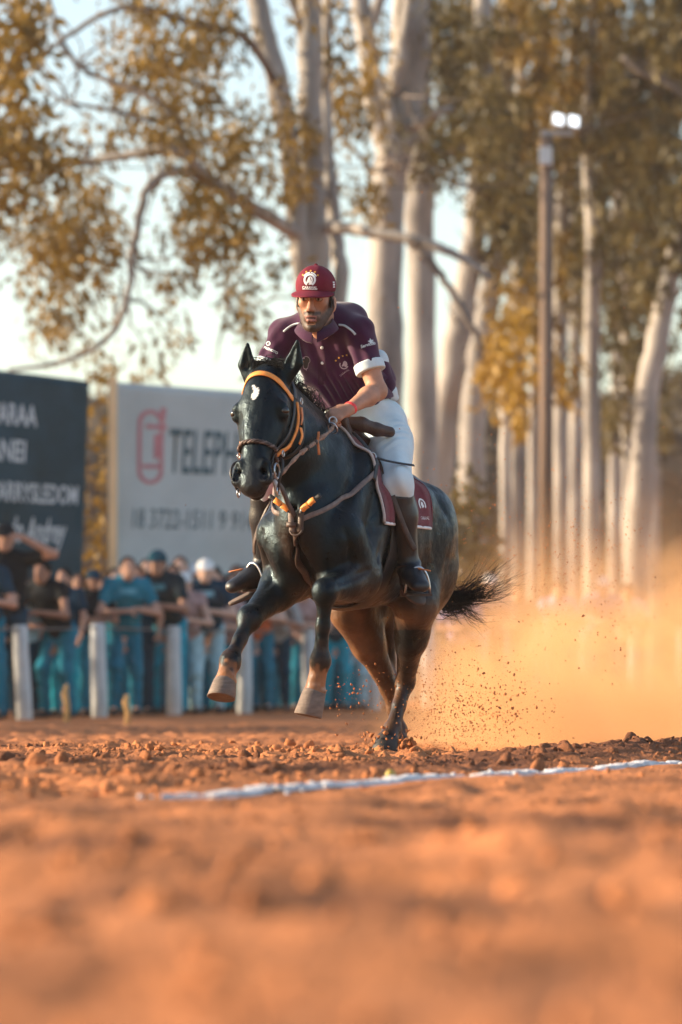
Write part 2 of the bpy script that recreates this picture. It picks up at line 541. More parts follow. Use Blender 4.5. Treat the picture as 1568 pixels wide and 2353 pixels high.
M_soil = mat('red_soil', (0.36, 0.138, 0.056), rough=0.95, spec=0.08, var=0.0, vs_=1.3, bump=0.6, bs=55, coords='Object', col2=(0.53, 0.208, 0.086), detail=8)
def damp_and_shade(m):
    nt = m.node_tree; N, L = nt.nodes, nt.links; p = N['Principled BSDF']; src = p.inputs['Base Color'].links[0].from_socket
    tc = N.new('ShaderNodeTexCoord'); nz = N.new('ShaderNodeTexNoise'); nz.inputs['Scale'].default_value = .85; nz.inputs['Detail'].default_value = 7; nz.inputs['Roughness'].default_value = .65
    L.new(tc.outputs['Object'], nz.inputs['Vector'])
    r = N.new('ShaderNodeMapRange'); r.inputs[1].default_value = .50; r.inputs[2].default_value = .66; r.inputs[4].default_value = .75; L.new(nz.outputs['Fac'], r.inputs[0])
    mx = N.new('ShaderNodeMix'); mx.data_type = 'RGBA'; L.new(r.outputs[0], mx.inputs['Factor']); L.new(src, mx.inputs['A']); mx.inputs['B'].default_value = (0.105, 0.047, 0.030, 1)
    # berm shade beside the line and clod shade farther left, painted into the colour
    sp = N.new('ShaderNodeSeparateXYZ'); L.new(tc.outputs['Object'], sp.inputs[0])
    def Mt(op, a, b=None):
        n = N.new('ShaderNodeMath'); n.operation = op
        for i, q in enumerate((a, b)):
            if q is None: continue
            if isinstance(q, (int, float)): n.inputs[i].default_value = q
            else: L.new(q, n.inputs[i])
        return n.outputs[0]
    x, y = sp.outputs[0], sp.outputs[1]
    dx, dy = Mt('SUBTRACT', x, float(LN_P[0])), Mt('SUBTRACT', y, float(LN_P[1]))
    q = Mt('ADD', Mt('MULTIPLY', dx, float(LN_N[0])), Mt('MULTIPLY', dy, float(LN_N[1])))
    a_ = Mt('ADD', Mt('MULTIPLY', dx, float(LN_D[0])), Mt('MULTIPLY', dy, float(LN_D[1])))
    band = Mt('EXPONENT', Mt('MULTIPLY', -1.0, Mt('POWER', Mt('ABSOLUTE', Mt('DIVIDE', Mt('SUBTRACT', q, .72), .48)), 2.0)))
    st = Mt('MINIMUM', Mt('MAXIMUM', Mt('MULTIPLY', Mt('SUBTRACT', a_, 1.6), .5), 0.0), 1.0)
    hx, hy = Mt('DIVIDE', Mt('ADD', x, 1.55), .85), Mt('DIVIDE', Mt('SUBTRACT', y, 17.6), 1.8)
    clod_shade = Mt('EXPONENT', Mt('MULTIPLY', -1.0, Mt('ADD', Mt('MULTIPLY', hx, hx), Mt('MULTIPLY', hy, hy))))
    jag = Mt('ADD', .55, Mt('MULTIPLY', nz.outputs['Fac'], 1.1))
    f = Mt('MINIMUM', Mt('MAXIMUM', r.outputs[0], Mt('MULTIPLY', jag, Mt('MAXIMUM', Mt('MULTIPLY', band, st), clod_shade))), .82)
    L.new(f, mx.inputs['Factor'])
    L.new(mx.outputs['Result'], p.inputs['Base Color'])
damp_and_shade(M_soil)
def build_ground():
    ys = np.concatenate([np.arange(-6, 1.0, .5), np.arange(1.0, 10.0, .045), np.arange(10.0, 23.0, .021), np.arange(23.0, 40, .12), np.arange(40, 110, 1.2), np.array([120, 150, 200, 300, 500, 900, 1600, 2600])])
    core = np.arange(-3.3, 3.3001, .022)
    side = np.array([4, 5.2, 6.5, 8, 10, 13, 17, 24, 35, 60, 110, 220, 500, 1200]); xs = np.concatenate([-side[::-1] - .0, core, side])
    X, Y = np.meshgrid(xs, ys)
    x, y = X.ravel(), Y.ravel()
    z = gbase(x, y)
    nearm = (np.abs(x) < 3.4) & (y > .9) & (y < 41)
    z[nearm] += gnoise(x[nearm], y[nearm])
    z[(y < 3.2) & nearm] *= .4
    n, m = X.shape
    i = np.arange(n - 1)[:, None] * m + np.arange(m - 1)[None, :]
    Fq = np.stack([i, i + 1, i + m + 1, i + m], -1).reshape(-1, 4)
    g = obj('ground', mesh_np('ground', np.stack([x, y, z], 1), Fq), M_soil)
    return tag(g, 'loose red soil of the race track', kind='structure')
ground = build_ground()

def clod_protos(n, seed, sub=2):
    out = []
    for k in range(n):
        bm = bmesh.new(); bmesh.ops.create_icosphere(bm, subdivisions=sub, radius=1.0)
        V = np.array([v.co[:] for v in bm.verts]); F_ = np.array([[v.index for v in f.verts] for f in bm.faces]); bm.free()
        nz = vnoise(V + 7.3 * k + 20, 1.4, seed) - .5; n2 = vnoise(V + 3.3 * k + 20, 3.5, seed + 1) - .5
        V = V * (1 + .75 * nz + .35 * n2)[:, None] * np.array((1.15, .85, .55))
        out.append((V, F_))
    return out
def scatter_mesh(name, protos, pos, size, mat_, seed=0):
    rs = np.random.RandomState(seed); Vs, Fs, b = [], [], 0
    for p, s in zip(pos, size):
        V, F_ = protos[rs.randint(len(protos))]
        q = rs.randn(4); q /= np.linalg.norm(q); w, x, y, z = q
        Rm = np.array([[1 - 2 * (y * y + z * z), 2 * (x * y - z * w), 2 * (x * z + y * w)], [2 * (x * y + z * w), 1 - 2 * (x * x + z * z), 2 * (y * z - x * w)], [2 * (x * z - y * w), 2 * (y * z + x * w), 1 - 2 * (x * x + y * y)]])
        Vs.append(V @ Rm.T * s + p); Fs.append(F_ + b); b += len(V)
    return mesh_np(name, np.concatenate(Vs), np.concatenate(Fs))

rs = np.random.RandomState(8)
N = 7500
cy_ = 9.5 + 14.0 * rs.rand(N) ** .8; cx_ = (rs.rand(N) - .5) * 2 * (.085 * cy_ + .55)
cs_ = np.clip(np.exp(rs.randn(N) * .60) * .0105, .004, .045)
dens = vnoise(np.stack([cx_, cy_, 0 * cx_], 1), 1.2, 21)
keep = dens > .34 + .25 * rs.rand(N) - .12
cx_, cy_, cs_ = cx_[keep], cy_[keep], cs_[keep]
qd = (cx_ - LN_P[0]) * LN_N[0] + (cy_ - LN_P[1]) * LN_N[1]
ok = (qd > .14) | ((qd < -.15) & (rs.rand(len(qd)) < .35))
cs_ = np.where(qd < 0, np.minimum(cs_ * .6, .014), cs_)
cx_, cy_, cs_ = cx_[ok], cy_[ok], cs_[ok]
cz_ = gh(cx_, cy_) - cs_ * .05
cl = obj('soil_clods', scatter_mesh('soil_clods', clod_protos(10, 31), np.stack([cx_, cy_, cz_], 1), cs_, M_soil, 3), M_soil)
tag(cl, 'loose clods of red soil strewn over the track', 'soil', kind='stuff')
rs = np.random.RandomState(28); N = 1100
fy_ = 3.2 + 8.2 * rs.rand(N); fx_ = (rs.rand(N) - .5) * 2 * (.085 * fy_ + .5); fs_ = np.clip(np.exp(rs.randn(N) * .5) * .014, .006, .034) * (.5 + .5 * np.clip((11 - fy_) / 5, 0, 1))
qf = (fx_ - LN_P[0]) * LN_N[0] + (fy_ - LN_P[1]) * LN_N[1]; ok = (qf < -.25)
fx_, fy_, fs_ = fx_[ok], fy_[ok], fs_[ok]
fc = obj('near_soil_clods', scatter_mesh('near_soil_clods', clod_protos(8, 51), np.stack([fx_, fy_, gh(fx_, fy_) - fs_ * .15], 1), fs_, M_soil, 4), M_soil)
tag(fc, 'blurred clods of red soil in the foreground before the line', 'soil', kind='stuff')

# lime line: a ragged strip of white powder
M_lime = mat('lime_powder', (0.52, 0.46, 0.43), rough=0.95, spec=0.1, var=0.0, vs_=11, bump=0.5, bs=70, col2=(0.74, 0.74, 0.75), detail=7)
def lime(a0, a1, w0, w1, seed):
    rr = np.random.RandomState(seed); na, nw = int((a1 - a0) / .022), 12
    A = np.linspace(a0, a1, na)
    wob = vnoise(np.stack([A, A * 0 + seed, A * 0], 1), 2.2, seed) - .5; edge = vnoise(np.stack([A, A * 0 + seed + 5, A * 0], 1), 9, seed + 1) - .5; edge2 = vnoise(np.stack([A, A * 0 + seed + 9, A * 0], 1), 9, seed + 2) - .5
    V, Fq = [], []
    for i, a in enumerate(A):
        W = w0 + (w1 - w0) * i / (na - 1); fade = min(1, i / 8, (na - 1 - i) / 8)
        for j in range(nw + 1):
            t = j / nw * 2 - 1
            q = .05 * wob[i] + t * W * (.5 + .5 * (edge[i] if t < 0 else edge2[i])) * fade
            p = LN_P + LN_D * a + LN_N * q
            V.append((p[0], p[1], (1 - t * t) ** .7 * .006 * fade))
    V = np.array(V); V[:, 2] += gh(V[:, 0], V[:, 1]) + .011 + .010 * (vnoise(V * np.array((1, 1, 0)), 16, 77) - .4)
    edge_mask = np.tile((np.arange(nw + 1) == 0) | (np.arange(nw + 1) == nw), na); V[edge_mask, 2] -= .022
    i = (np.arange(na - 1)[:, None] * (nw + 1) + np.arange(nw)[None, :])
    Fq = np.stack([i, i + nw + 1, i + nw + 2, i + 1], -1).reshape(-1, 4)
    return V, Fq
V1, F1 = lime(-.05, 3.05, .060, .070, 4); V2_, F2_ = lime(2.80, 9.5, .070, .105, 7)
Vl = np.concatenate([V1, V2_]); Fl = np.concatenate([F1, F2_ + len(V1)])
tag(obj('lime_line', mesh_np('lime_line', Vl, Fl), M_lime), 'white powdered lime line drawn across the soil', kind='structure')
rs = np.random.RandomState(15); nn = 150
aa = rs.rand(nn) * 9.4 - .1; qq = rs.randn(nn) * .055
pp = LN_P[None, :] + aa[:, None] * LN_D[None, :] + qq[:, None] * LN_N[None, :]
ss = np.clip(np.exp(rs.randn(nn) * .5) * .008, .004, .015)
big = (aa > 6.2) & (aa < 6.6); ss[big] *= 1.15
lc = obj('lime_lumps', scatter_mesh('lime_lumps', clod_protos(6, 41), np.stack([pp[:, 0], pp[:, 1], gh(pp[:, 0], pp[:, 1]) + ss * .5], 1), ss, M_lime, 5), M_lime)
tag(lc, 'lumps of white lime lying along the line', 'lime', kind='stuff')
# small yellow fruit by the line
fr = at(898, 1786, 14.6); fr.z = float(gh(fr.x, fr.y)[0]) + .016
mb = MB(); mb.lathe(fr, [(.002, -.019), (.012, -.015), (.019, -.004), (.018, .006), (.010, .016), (.002, .018)], 14)
tag(mb.build('fruit', mat('fruit_yellow', (.42, .29, .04), rough=.5, var=.3, vs_=40, col2=(.26, .24, .07))), 'small yellow green fruit lying at the white line', 'fruit')
# ------------------------------------------------------------------ trees, pole, banners, fence
M_bark = mat('bark_pale', (0.15, 0.138, 0.133), rough=0.85, spec=0.15, var=0.0, vs_=1.5, bump=0.5, bs=7, stretch=(1, 1, .45), col2=(0.45, 0.415, 0.375), detail=7)
M_bark2 = mat('bark_grey', (0.12, 0.10, 0.09), rough=0.9, spec=0.1, var=0.0, vs_=2.0, bump=0.3, bs=8, stretch=(1, 1, .25), col2=(0.22, 0.19, 0.17), detail=6)
def leaf_mat(name, c, c2): return mat(name, c, rough=0.55, spec=0.3, var=0.0, vs_=1.1, col2=c2, detail=3, trans=0.35)
M_leafA = leaf_mat('leaf_golden', (0.105, 0.070, 0.014), (0.31, 0.185, 0.026))
M_leafB = leaf_mat('leaf_olive', (0.030, 0.027, 0.012), (0.165, 0.115, 0.022))
M_leafC = leaf_mat('leaf_yellow', (0.26, 0.150, 0.012), (0.38, 0.22, 0.02))

def leaves_np(blobs, Y, seed, size=.17, flat=1.0):
    """blobs: (u, v, ru, rv, n[, dY]) in picture units at distance Y -> long leaves in drooping sprays"""
    rs = np.random.RandomState(seed); C, A, B = [], [], []
    for b in blobs:
        u, v, ru, rv, n = b[:5]; dY = b[5] if len(b) > 5 else 0.0
        c = np.array(at(u, v, Y + dY)); sx, sz = ru * Y / FPX, rv * Y / FPX
        n = int(n * flat * ((2.2 if v < 650 and u > 1280 else 1.65) if u > 1000 else (.55 if 440 < u < 720 and v < 480 else .92))); ns = max(3, n // 36)
        sp = rs.randn(ns, 3) * np.array((sx * .62, .9 + sx * .5, sz * .62)) + c      # spray centres
        k = rs.randint(ns, size=n)
        p = sp[k] + rs.randn(n, 3) * np.array((.15, .15, .20)) * (.6 + .8 * rs.rand(ns))[k][:, None]
        d = rs.randn(n, 3) * .55 + np.array((0.15, 0, -.75)); d /= np.linalg.norm(d, axis=1)[:, None]
        w = np.cross(d, rs.randn(n, 3)); w /= np.linalg.norm(w, axis=1)[:, None]
        L = size * (.6 + .8 * rs.rand(n))[:, None]
        C.append(p); A.append(d * L); B.append(w * L * .17)
    C, A, B = np.concatenate(C), np.concatenate(A), np.concatenate(B)
    n = len(C)
    nr = np.cross(A, B); nr /= np.linalg.norm(nr, axis=1)[:, None] + 1e-9
    V = np.stack([C, C + A * .5 + B + nr * .01, C + A, C + A * .5 - B + nr * .01], 1).reshape(-1, 3)
    F_ = np.arange(4 * n).reshape(n, 4)
    return V, F_

def limb(parent, name, pts, Y, r, m, n=9, dy=None):
    """pts in picture units, r radii in metres"""
    P = [at(u, v, Y + (dy[i] if dy else 0)) for i, (u, v) in enumerate(pts)]
    q = spline(P, 5); rr = lerp_list(r, 5)
    rng_ = random.Random(int(pts[0][0] * 7 + pts[0][1]))
    q = [p + Vector((rng_.gauss(0, .012), rng_.gauss(0, .02), 0)) for p in q]
    rr = [x * (1 + rng_.gauss(0, .035)) for x in rr]
    return MB().tube(q, rr, n).build(name, m, parent)

def tree(label, Y, stems, blobs, leafmat, seed, bark=None, group='tall pale eucalyptus trees behind the track', size=.17):
    base = at(stems[0][0][0][0], 1600, Y); gz = float(gbase(base.x, Y)); 
    t = empty('eucalyptus_tree', (base.x, Y, gz), 0, label, 'tree', group)
    inv = Matrix.Translation((-base.x, -Y, -gz))
    kids = []
    tops = []
    for i, s in enumerate(stems):
        if s[0][-1][1] <= -90:                                   # stems that leave the top of the picture go on and thin out
            (u0, v0), (u1, v1) = s[0][-2], s[0][-1]; r1 = s[1][-1]; du = (u1 - u0) / max(abs(v1 - v0), 60) * 110
            s = (s[0] + [(u1 + du, v1 - 130), (u1 + du * 1.6 + 12, v1 - 270), (u1 + du * 1.8 + 30, v1 - 400)], s[1] + [r1 * .75, r1 * .5, r1 * .22]) + ((s[2] + [s[2][-1]] * 3,) if len(s) > 2 else ())
            tops.append((u1 + du, v1 - 120, 75, 110, 380)); tops.append((u1 + du * 1.7 + 14, v1 - 300, 85, 110, 460))
        kids.append(limb(t, 'trunk' if i == 0 else 'branch', s[0], Y, s[1], (bark or M_bark) if max(s[1]) > .085 else M_bark2, 12 if max(s[1]) > .1 else 7, s[2] if len(s) > 2 else None))
    if blobs or tops:
        V, F_ = leaves_np(list(blobs) + tops, Y, seed, size if Y < 75 else .25, .62 if Y >= 75 else 1.0)
        kids.append(obj('crown', mesh_np('crown', V, F_), leafmat, t, smooth=False))
    for k in kids: k.matrix_parent_inverse = inv
    return t
GB = 1665   # picture row used for trunk feet (below the visible ground line)

TREE_A = tree('pale many-stemmed tree with long limb reaching left behind the banners', 62, [
    ([(738, GB), (733, 1000), (728, 640), (720, 480), (716, 300), (714, 100), (712, -120)], [.27, .24, .20, .185, .18, .175, .16]),
    ([(728, 950), (700, 640), (684, 520), (668, 350), (640, 200), (605, 60), (570, -120)], [.16, .16, .15, .155, .165, .16, .14], [0, -.1, -.2, -.3, -.3, -.3, -.3]),
    ([(745, 950), (782, 660), (772, 540), (756, 380), (748, 200), (755, -120)], [.13, .12, .11, .10, .09, .08], [.1, .2, .3, .3, .4, .4]),
    ([(694, 548), (640, 512), (560, 465), (490, 420), (440, 372), (405, 346), (330, 350), (200, 371), (90, 381), (0, 405), (-80, 425)], [.115, .11, .10, .09, .078, .066, .060, .052, .045, .040, .034], [0, -.8, -2.2, -3.3, -3.8, -4.0, -3.9, -3.6, -3.4, -3.2, -3.2]),
    ([(500, 425), (440, 396), (380, 398), (335, 440), (322, 500), (303, 600), (293, 690), (262, 758), (195, 812), (110, 838), (20, 850)], [.088, .088, .076, .064, .058, .050, .046, .042, .038, .032, .024], [-3.2, -3.6, -4.0, -4.1, -4.1, -4.0, -4.0, -3.8, -3.6, -3.5, -3.5]),
    ([(440, 372), (412, 300), (402, 262), (330, 215), (250, 185), (180, 148), (130, 60), (100, -60)], [.058, .052, .050, .046, .042, .036, .030, .024], [-3.8, -3.8, -3.8, -3.7, -3.5, -3.4, -3.3, -3.2]),
    ([(404, 265), (340, 276), (250, 252), (150, 235)], [.040, .037, .032, .024], [-3.8, -3.8, -3.7, -3.6]),
    ([(640, 200), (570, 92), (480, 60), (400, 40), (310, 15), (220, 40), (110, 115), (0, 150)], [.07, .064, .058, .05, .045, .04, .034, .028], [-.4, -2, -3.2, -3.6, -3.6, -3.5, -3.4, -3.4]),
    ([(520, 240), (470, 200), (400, 175), (330, 160)], [.035, .05, .035, .02]),
    ([(745, 520), (800, 524), (860, 535), (940, 548), (1000, 566), (1060, 592), (1130, 640)], [.10, .095, .085, .08, .07, .06, .04], [-.2, -.5, -.8, -1, -1.2, -1.3, -1.3]),
    ([(935, 548), (985, 596), (1030, 660), (1075, 730), (1110, 805)], [.065, .06, .055, .05, .035], [-1.0, -1.1, -1.2, -1.3, -1.3]),
    ([(700, 130), (690, 60), (660, -40)], [.08, .07, .06]),
], [(380, 110, 90, 90, 700, -1.9), (330, 200, 80, 60, 420, -1.9), (470, 150, 85, 90, 800, -3.0), (530, 60, 90, 60, 600, -3.0), (440, 320, 115, 70, 700, -3.0), (570, 300, 80, 90, 700, -3.0), (610, 420, 70, 70, 500, -3.0),
    (160, 480, 90, 80, 900, -1.9), (130, 570, 80, 55, 600, -1.9), (215, 560, 55, 60, 360, -1.9), (490, 520, 100, 65, 760, -3.0), (445, 460, 70, 55, 440, -3.0), (560, 570, 60, 50, 240, -3.0), (130, 740, 55, 32, 330, -1.9),
    (700, 290, 45, 45, 360, -.9), (560, 660, 28, 50, 170, -3.0), (590, 770, 34, 34, 130, -3.0), (800, 250, 60, 80, 420, 1.5), (790, 90, 55, 110, 600, 1.5), (820, 430, 45, 60, 200, 1.0),
    (70, 640, 60, 60, 160, -1.9), (330, 640, 90, 50, 130, -1.9), (420, 740, 100, 60, 110, -3.0), (230, 300, 110, 60, 160, -1.9), (260, 860, 120, 24, 220, 2), (640, 640, 60, 80, 120, -3.0), (350, 40, 120, 50, 260, -1.9)], M_leafA, 3)

def fine_branches(t, Y, starts, seed, n):
    rg = random.Random(seed); base = t.location.copy()
    for k in range(n):
        u, v = rg.choice(starts); ln = rg.uniform(60, 190); a = rg.uniform(-2.6, .5) if rg.random() < .7 else rg.uniform(.5, 2.2); pts = [(u, v)]; dy = [rg.uniform(-.4, .4)]
        for q in range(4):
            a += rg.gauss(0, .32); u += math.cos(a) * ln / 4 * (-1 if rg.random() < .0 else 1); v += math.sin(a) * ln / 4; pts.append((u, v)); dy.append(dy[-1] + rg.gauss(0, .15))
        r0 = rg.uniform(.014, .034); o = limb(t, 'branch', pts, Y, [r0, r0 * .85, r0 * .65, r0 * .45, r0 * .25], M_bark2, 5, dy)
        o.matrix_parent_inverse = Matrix.Translation(-base)
fine_branches(TREE_A, 62, [(330, 350), (200, 371), (90, 381), (402, 262), (250, 185), (180, 148), (340, 276), (480, 60), (310, 15), (303, 600), (293, 690), (322, 500), (560, 465), (262, 758), (440, 372), (150, 235), (640, 560), (600, 700), (520, 660)], 4, 64)

TREE_B = tree('thick pale forked trunk just right of the rider cap', 70, [
    ([(888, GB), (884, 1000), (884, 700), (890, 500), (902, 370), (928, 220), (945, 80), (940, -120)], [.36, .31, .29, .28, .29, .34, .32, .28]),
    ([(898, 390), (882, 320), (856, 220), (846, 120), (832, 20), (815, -120)], [.19, .18, .17, .165, .16, .14], [-.2, -.3, -.3, -.3, -.3, -.3]),
    ([(846, 70), (866, 20), (905, -90)], [.12, .11, .09], [-.3, -.4, -.5]),
    ([(905, 215), (914, 170), (930, 80), (945, -40), (950, -120)], [.08, .12, .12, .12, .11], [-.55, -.6, -.6, -.6, -.6]),
    ([(890, 360), (905, 300), (880, 200), (862, 150)], [.10, .10, .09, .07], [-.35, -.4, -.4, -.4]),
    ([(950, 290), (985, 270), (1015, 255), (1040, 248)], [.11, .09, .075, .05], [-.3, -.4, -.5, -.5]),
    ([(880, 440), (845, 380), (800, 330)], [.06, .045, .03]),
], [(1010, 350, 60, 45, 300), (1040, 130, 60, 120, 700, 1.0), (860, 330, 40, 40, 160, -.5), (1000, 60, 60, 70, 480, 1.2)], M_leafB, 5)
tree('straight pale trunk between the forked trunk and the leaning one', 74, [
    ([(972, GB), (972, 1100), (968, 700), (964, 400), (962, 300), (958, 0), (955, -120)], [.28, .265, .25, .24, .235, .22, .21]),
    ([(965, 440), (1010, 400), (1040, 350), (1070, 345), (1110, 400)], [.07, .06, .055, .05, .03]),
    ([(990, 400), (1060, 420), (1130, 460)], [.05, .04, .03]),
], [(1110, 330, 60, 60, 400), (1130, 420, 55, 60, 360)], M_leafB, 7)
TREE_D = tree('pale trunk leaning to the left behind the horse rump', 80, [
    ([(1000, GB), (1012, 1080), (1030, 900), (1054, 760), (1078, 620), (1096, 480), (1106, 250), (1112, -120)], [.30, .28, .26, .25, .22, .20, .18, .16]),
    ([(1070, 650), (1110, 600), (1150, 540), (1180, 470)], [.08, .07, .06, .05]),
], [(1090, 90, 90, 110, 1000), (1100, 250, 70, 80, 560), (1170, 420, 70, 110, 900), (1150, 560, 55, 60, 360)], M_leafB, 9)
TREE_E = tree('curved pale trunk with a drooping yellow spray in front', 84, [
    ([(1085, GB), (1084, 1150), (1088, 950), (1100, 820), (1124, 680), (1150, 520), (1160, 300), (1165, -120)], [.28, .27, .26, .25, .22, .20, .18, .15]),
    ([(1095, 800), (1085, 730), (1110, 690), (1150, 650)], [.10, .09, .08, .06]),
], [(1210, 110, 110, 130, 1300), (1190, 300, 70, 80, 600), (1220, 650, 60, 70, 420), (1180, 730, 50, 60, 260)], M_leafA, 11)
tree('small tree hung with bright yellow leaves left of the lamp pole', 78, [
    ([(1165, GB), (1163, 1200), (1160, 950), (1152, 860), (1140, 780)], [.12, .11, .10, .09, .05]),
], [(1133, 850, 16, 60, 240), (1195, 880, 26, 70, 330), (1160, 800, 30, 40, 150), (1290, 880, 30, 45, 200)], M_leafC, 13)
fine_branches(TREE_B, 69.5, [(930, 220), (950, 290), (902, 370), (850, 120), (890, 520), (884, 640)], 6, 16)
fine_branches(TREE_D, 79.5, [(1096, 480), (1078, 620), (1054, 760), (1150, 540), (1106, 250), (1180, 470)], 8, 18)
fine_branches(TREE_E, 83.0, [(1150, 520), (1124, 680), (1100, 820), (1160, 300), (1250, 500), (1330, 300), (1420, 200), (1500, 160), (1400, 700)], 10, 26)
for i, (u, Y, r, top, bl, lm, lab) in enumerate([
    (1190, 88, .155, 380, [(1330, 90, 130, 120, 1500), (1270, 230, 80, 90, 700)], M_leafA, 'slim bright trunk just left of the lamp pole'),
    (1226, 96, .11, 500, [(1250, 520, 60, 120, 500), (1220, 760, 40, 60, 200)], M_leafB, 'thin grey trunk half hidden by the lamp pole'),
    (1287, 90, .165, 300, [(1340, 380, 110, 130, 1500), (1330, 560, 100, 110, 1100)], M_leafB, 'pale trunk just right of the lamp pole'),
    (1322, 104, .15, 300, [(1420, 220, 110, 120, 1200), (1390, 720, 90, 90, 800)], M_leafB, 'dim trunk second right of the lamp pole'),
    (1362, 86, .165, 300, [(1480, 110, 130, 150, 1900), (1460, 330, 100, 140, 1400), (1460, 520, 90, 120, 1100)], M_leafB, 'bright narrow trunk, the brightest one right of the lamp pole'),
    (1412, 108, .15, 250, [(1540, 250, 60, 130, 700), (1400, 640, 80, 90, 700)], M_leafB, 'dim trunk right of the bright narrow one'),
    (1440, 94, .115, 300, [(1450, 840, 70, 90, 800), (1410, 950, 50, 60, 360), (1480, 1010, 40, 50, 240), (1540, 600, 40, 60, 220)], M_leafB, 'thin trunk under low hanging branches at right'),
    (1500, 112, .17, 350, [(1560, 450, 40, 120, 360), (1545, 930, 26, 40, 110), (1530, 760, 40, 60, 160)], M_leafB, 'grey trunk nearest the right edge of the picture')]):
    rg = random.Random(90 + i); k = [rg.uniform(-1, 1) for _ in range(6)]
    bl = [(*q[:5], -1.5 if n_ % 2 == 0 else .6) for n_, q in enumerate(bl)]
    tree(lab, Y, [([(u - 3 * k[0], GB), (u + 2 * k[1], 1100), (u + 6 * k[2], 800), (u + 2 + 12 * k[3], 500), (u + 6 + 20 * k[4], top), (u + 10 + 34 * k[5], -120)], [r * 1.12, r * 1.05, r, r * .92, r * .78, r * .5]),
                  ([(u + 4 * k[2], 820), (u + 26 * k[0], 700), (u + 50 * k[0], 600 + 40 * k[1])], [r * .4, r * .32, r * .2]), ([(u + 8 * k[3], 560), (u - 20 * k[1], 430), (u - 56 * k[1], 330 + 50 * k[2])], [r * .42, r * .35, r * .2])], bl, lm, 20 + i)
tree('trunk leaning out of the right edge of the picture', 76, [
    ([(1450, GB), (1480, 1000), (1510, 780), (1540, 640), (1570, 540), (1640, 380)], [.24, .22, .20, .18, .16, .12]),
    ([(1430, 130), (1480, 170), (1530, 190), (1600, 240)], [.05, .05, .05, .04])], [(1540, 60, 60, 80, 500), (1590, 500, 60, 200, 800), (1480, 660, 40, 60, 260)], M_leafB, 40)

# broad shade trees standing left of the picture; only the crown of the nearest reaches into it
def shade_tree(x, y, h, rad, seed, label, blobs=None):
    t = empty('shade_tree', (x, y, float(gbase(x, y))), 0, label, 'tree', 'broad trees left of the spectators')
    rs = np.random.RandomState(seed)
    mb = MB(); mb.tube(spline([(0, 0, -.2), (.1, 0, h * .25), (-.1, .1, h * .5), (.2, 0, h * .8)], 5), lerp_list([.34, .28, .22, .10], 5), 10); mb.build('trunk', M_bark2, t)
    for k in range(6):
        a = k * 1.05 + seed; z0 = h * (.22 + .07 * k)
        MB().tube(spline([(0, 0, z0), (math.cos(a) * rad * .4, math.sin(a) * rad * .4, z0 + .9), (math.cos(a) * rad * .85, math.sin(a) * rad * .85, z0 + 1.3)], 4), lerp_list([.12, .08, .03], 4), 7).build('branch', M_bark2, t)
    n = 5200
    P = rs.randn(n // 26, 3); P /= np.linalg.norm(P, axis=1)[:, None]; P *= (rs.rand(len(P)) ** .45)[:, None]
    P = P * np.array((rad, rad, h * .46)) + np.array((0, 0, h * .56))
    k = rs.randint(len(P), size=n); C = P[k] + rs.randn(n, 3) * .30
    if blobs:
        ex = []
        for (u, v, ru, rv, m_) in blobs:
            c = np.array(at(u, v, y - .5)) - np.array((x, y, float(gbase(x, y)))); ex.append(c + rs.randn(m_, 3) * np.array((ru * y / FPX * .7, .6, rv * y / FPX * .7)))
        C = np.concatenate([C] + ex); n = len(C)
    d = rs.randn(n, 3) * .6 + np.array((0, 0, -.5)); d /= np.linalg.norm(d, axis=1)[:, None]; w = np.cross(d, rs.randn(n, 3)); w /= np.linalg.norm(w, axis=1)[:, None]
    L = .20 * (.6 + .8 * rs.rand(n))[:, None]; A, B = d * L, w * L * .22
    V = np.stack([C, C + A * .5 + B, C + A, C + A * .5 - B], 1).reshape(-1, 3)
    obj('crown', mesh_np('crown', V, np.arange(4 * n).reshape(n, 4)), M_leafA, t, smooth=False)
    return t
shade_tree(-9.4, 57.0, 9.4, 3.0, 2, 'broad golden tree whose crown hangs in at the upper left corner', [(10, 150, 60, 150, 620), (60, 70, 50, 70, 260), (40, 330, 70, 80, 460), (20, 450, 60, 50, 150), (110, 400, 50, 60, 110)])
shade_tree(-17.5, 52.0, 10.5, 3.8, 5, 'broad tree standing left of the dark banner, outside the picture')
shade_tree(-16.5, 47.0, 9.5, 3.6, 7, 'broad tree third along the row left of the picture')
shade_tree(-16.5, 42.0, 9.0, 3.4, 9, 'broad tree second along the row left of the picture')
shade_tree(-16.0, 37.3, 8.4, 3.2, 11, 'broad tree nearest the viewer in the row left of the picture')

# low scrub and far wood that closes the view under the crowns
M_far = mat('far_leaves', (0.07, 0.062, 0.055), rough=0.8, spec=0.1, var=0.0, vs_=.3, col2=(0.14, 0.115, 0.085), detail=3, trans=0.2)
def far_wood():
    rs = np.random.RandomState(77); n = 40000
    u = rs.rand(n) * 4600 - 1500; Y = 150 + 60 * rs.rand(n)
    top = 1010 - 40 * np.sin(u * .004 + 1) - 60 * vnoise(np.stack([u, u * 0, u * 0], 1), .012, 5) - 60 * fold(u - 1000, 60)
    v = 1620 - (1620 - top) * rs.rand(n) ** .75
    C = np.stack([(u - 784) * Y / FPX, Y, CAMH + (HOR - v) * Y / FPX], 1)
    d = rs.randn(n, 3); d /= np.linalg.norm(d, axis=1)[:, None]; w = np.cross(d, rs.randn(n, 3)); w /= np.linalg.norm(w, axis=1)[:, None]
    L = (.7 + 1.0 * rs.rand(n))[:, None]
    V = np.stack([C, C + d * L * .5 + w * L * .35, C + d * L, C + d * L * .5 - w * L * .35], 1).reshape(-1, 3)
    return tag(obj('far_wood', mesh_np('far_wood', V, np.arange(4 * n).reshape(n, 4)), M_far, smooth=False), 'pale far wood closing the view behind the trunks', 'wood', kind='stuff')
far_wood()
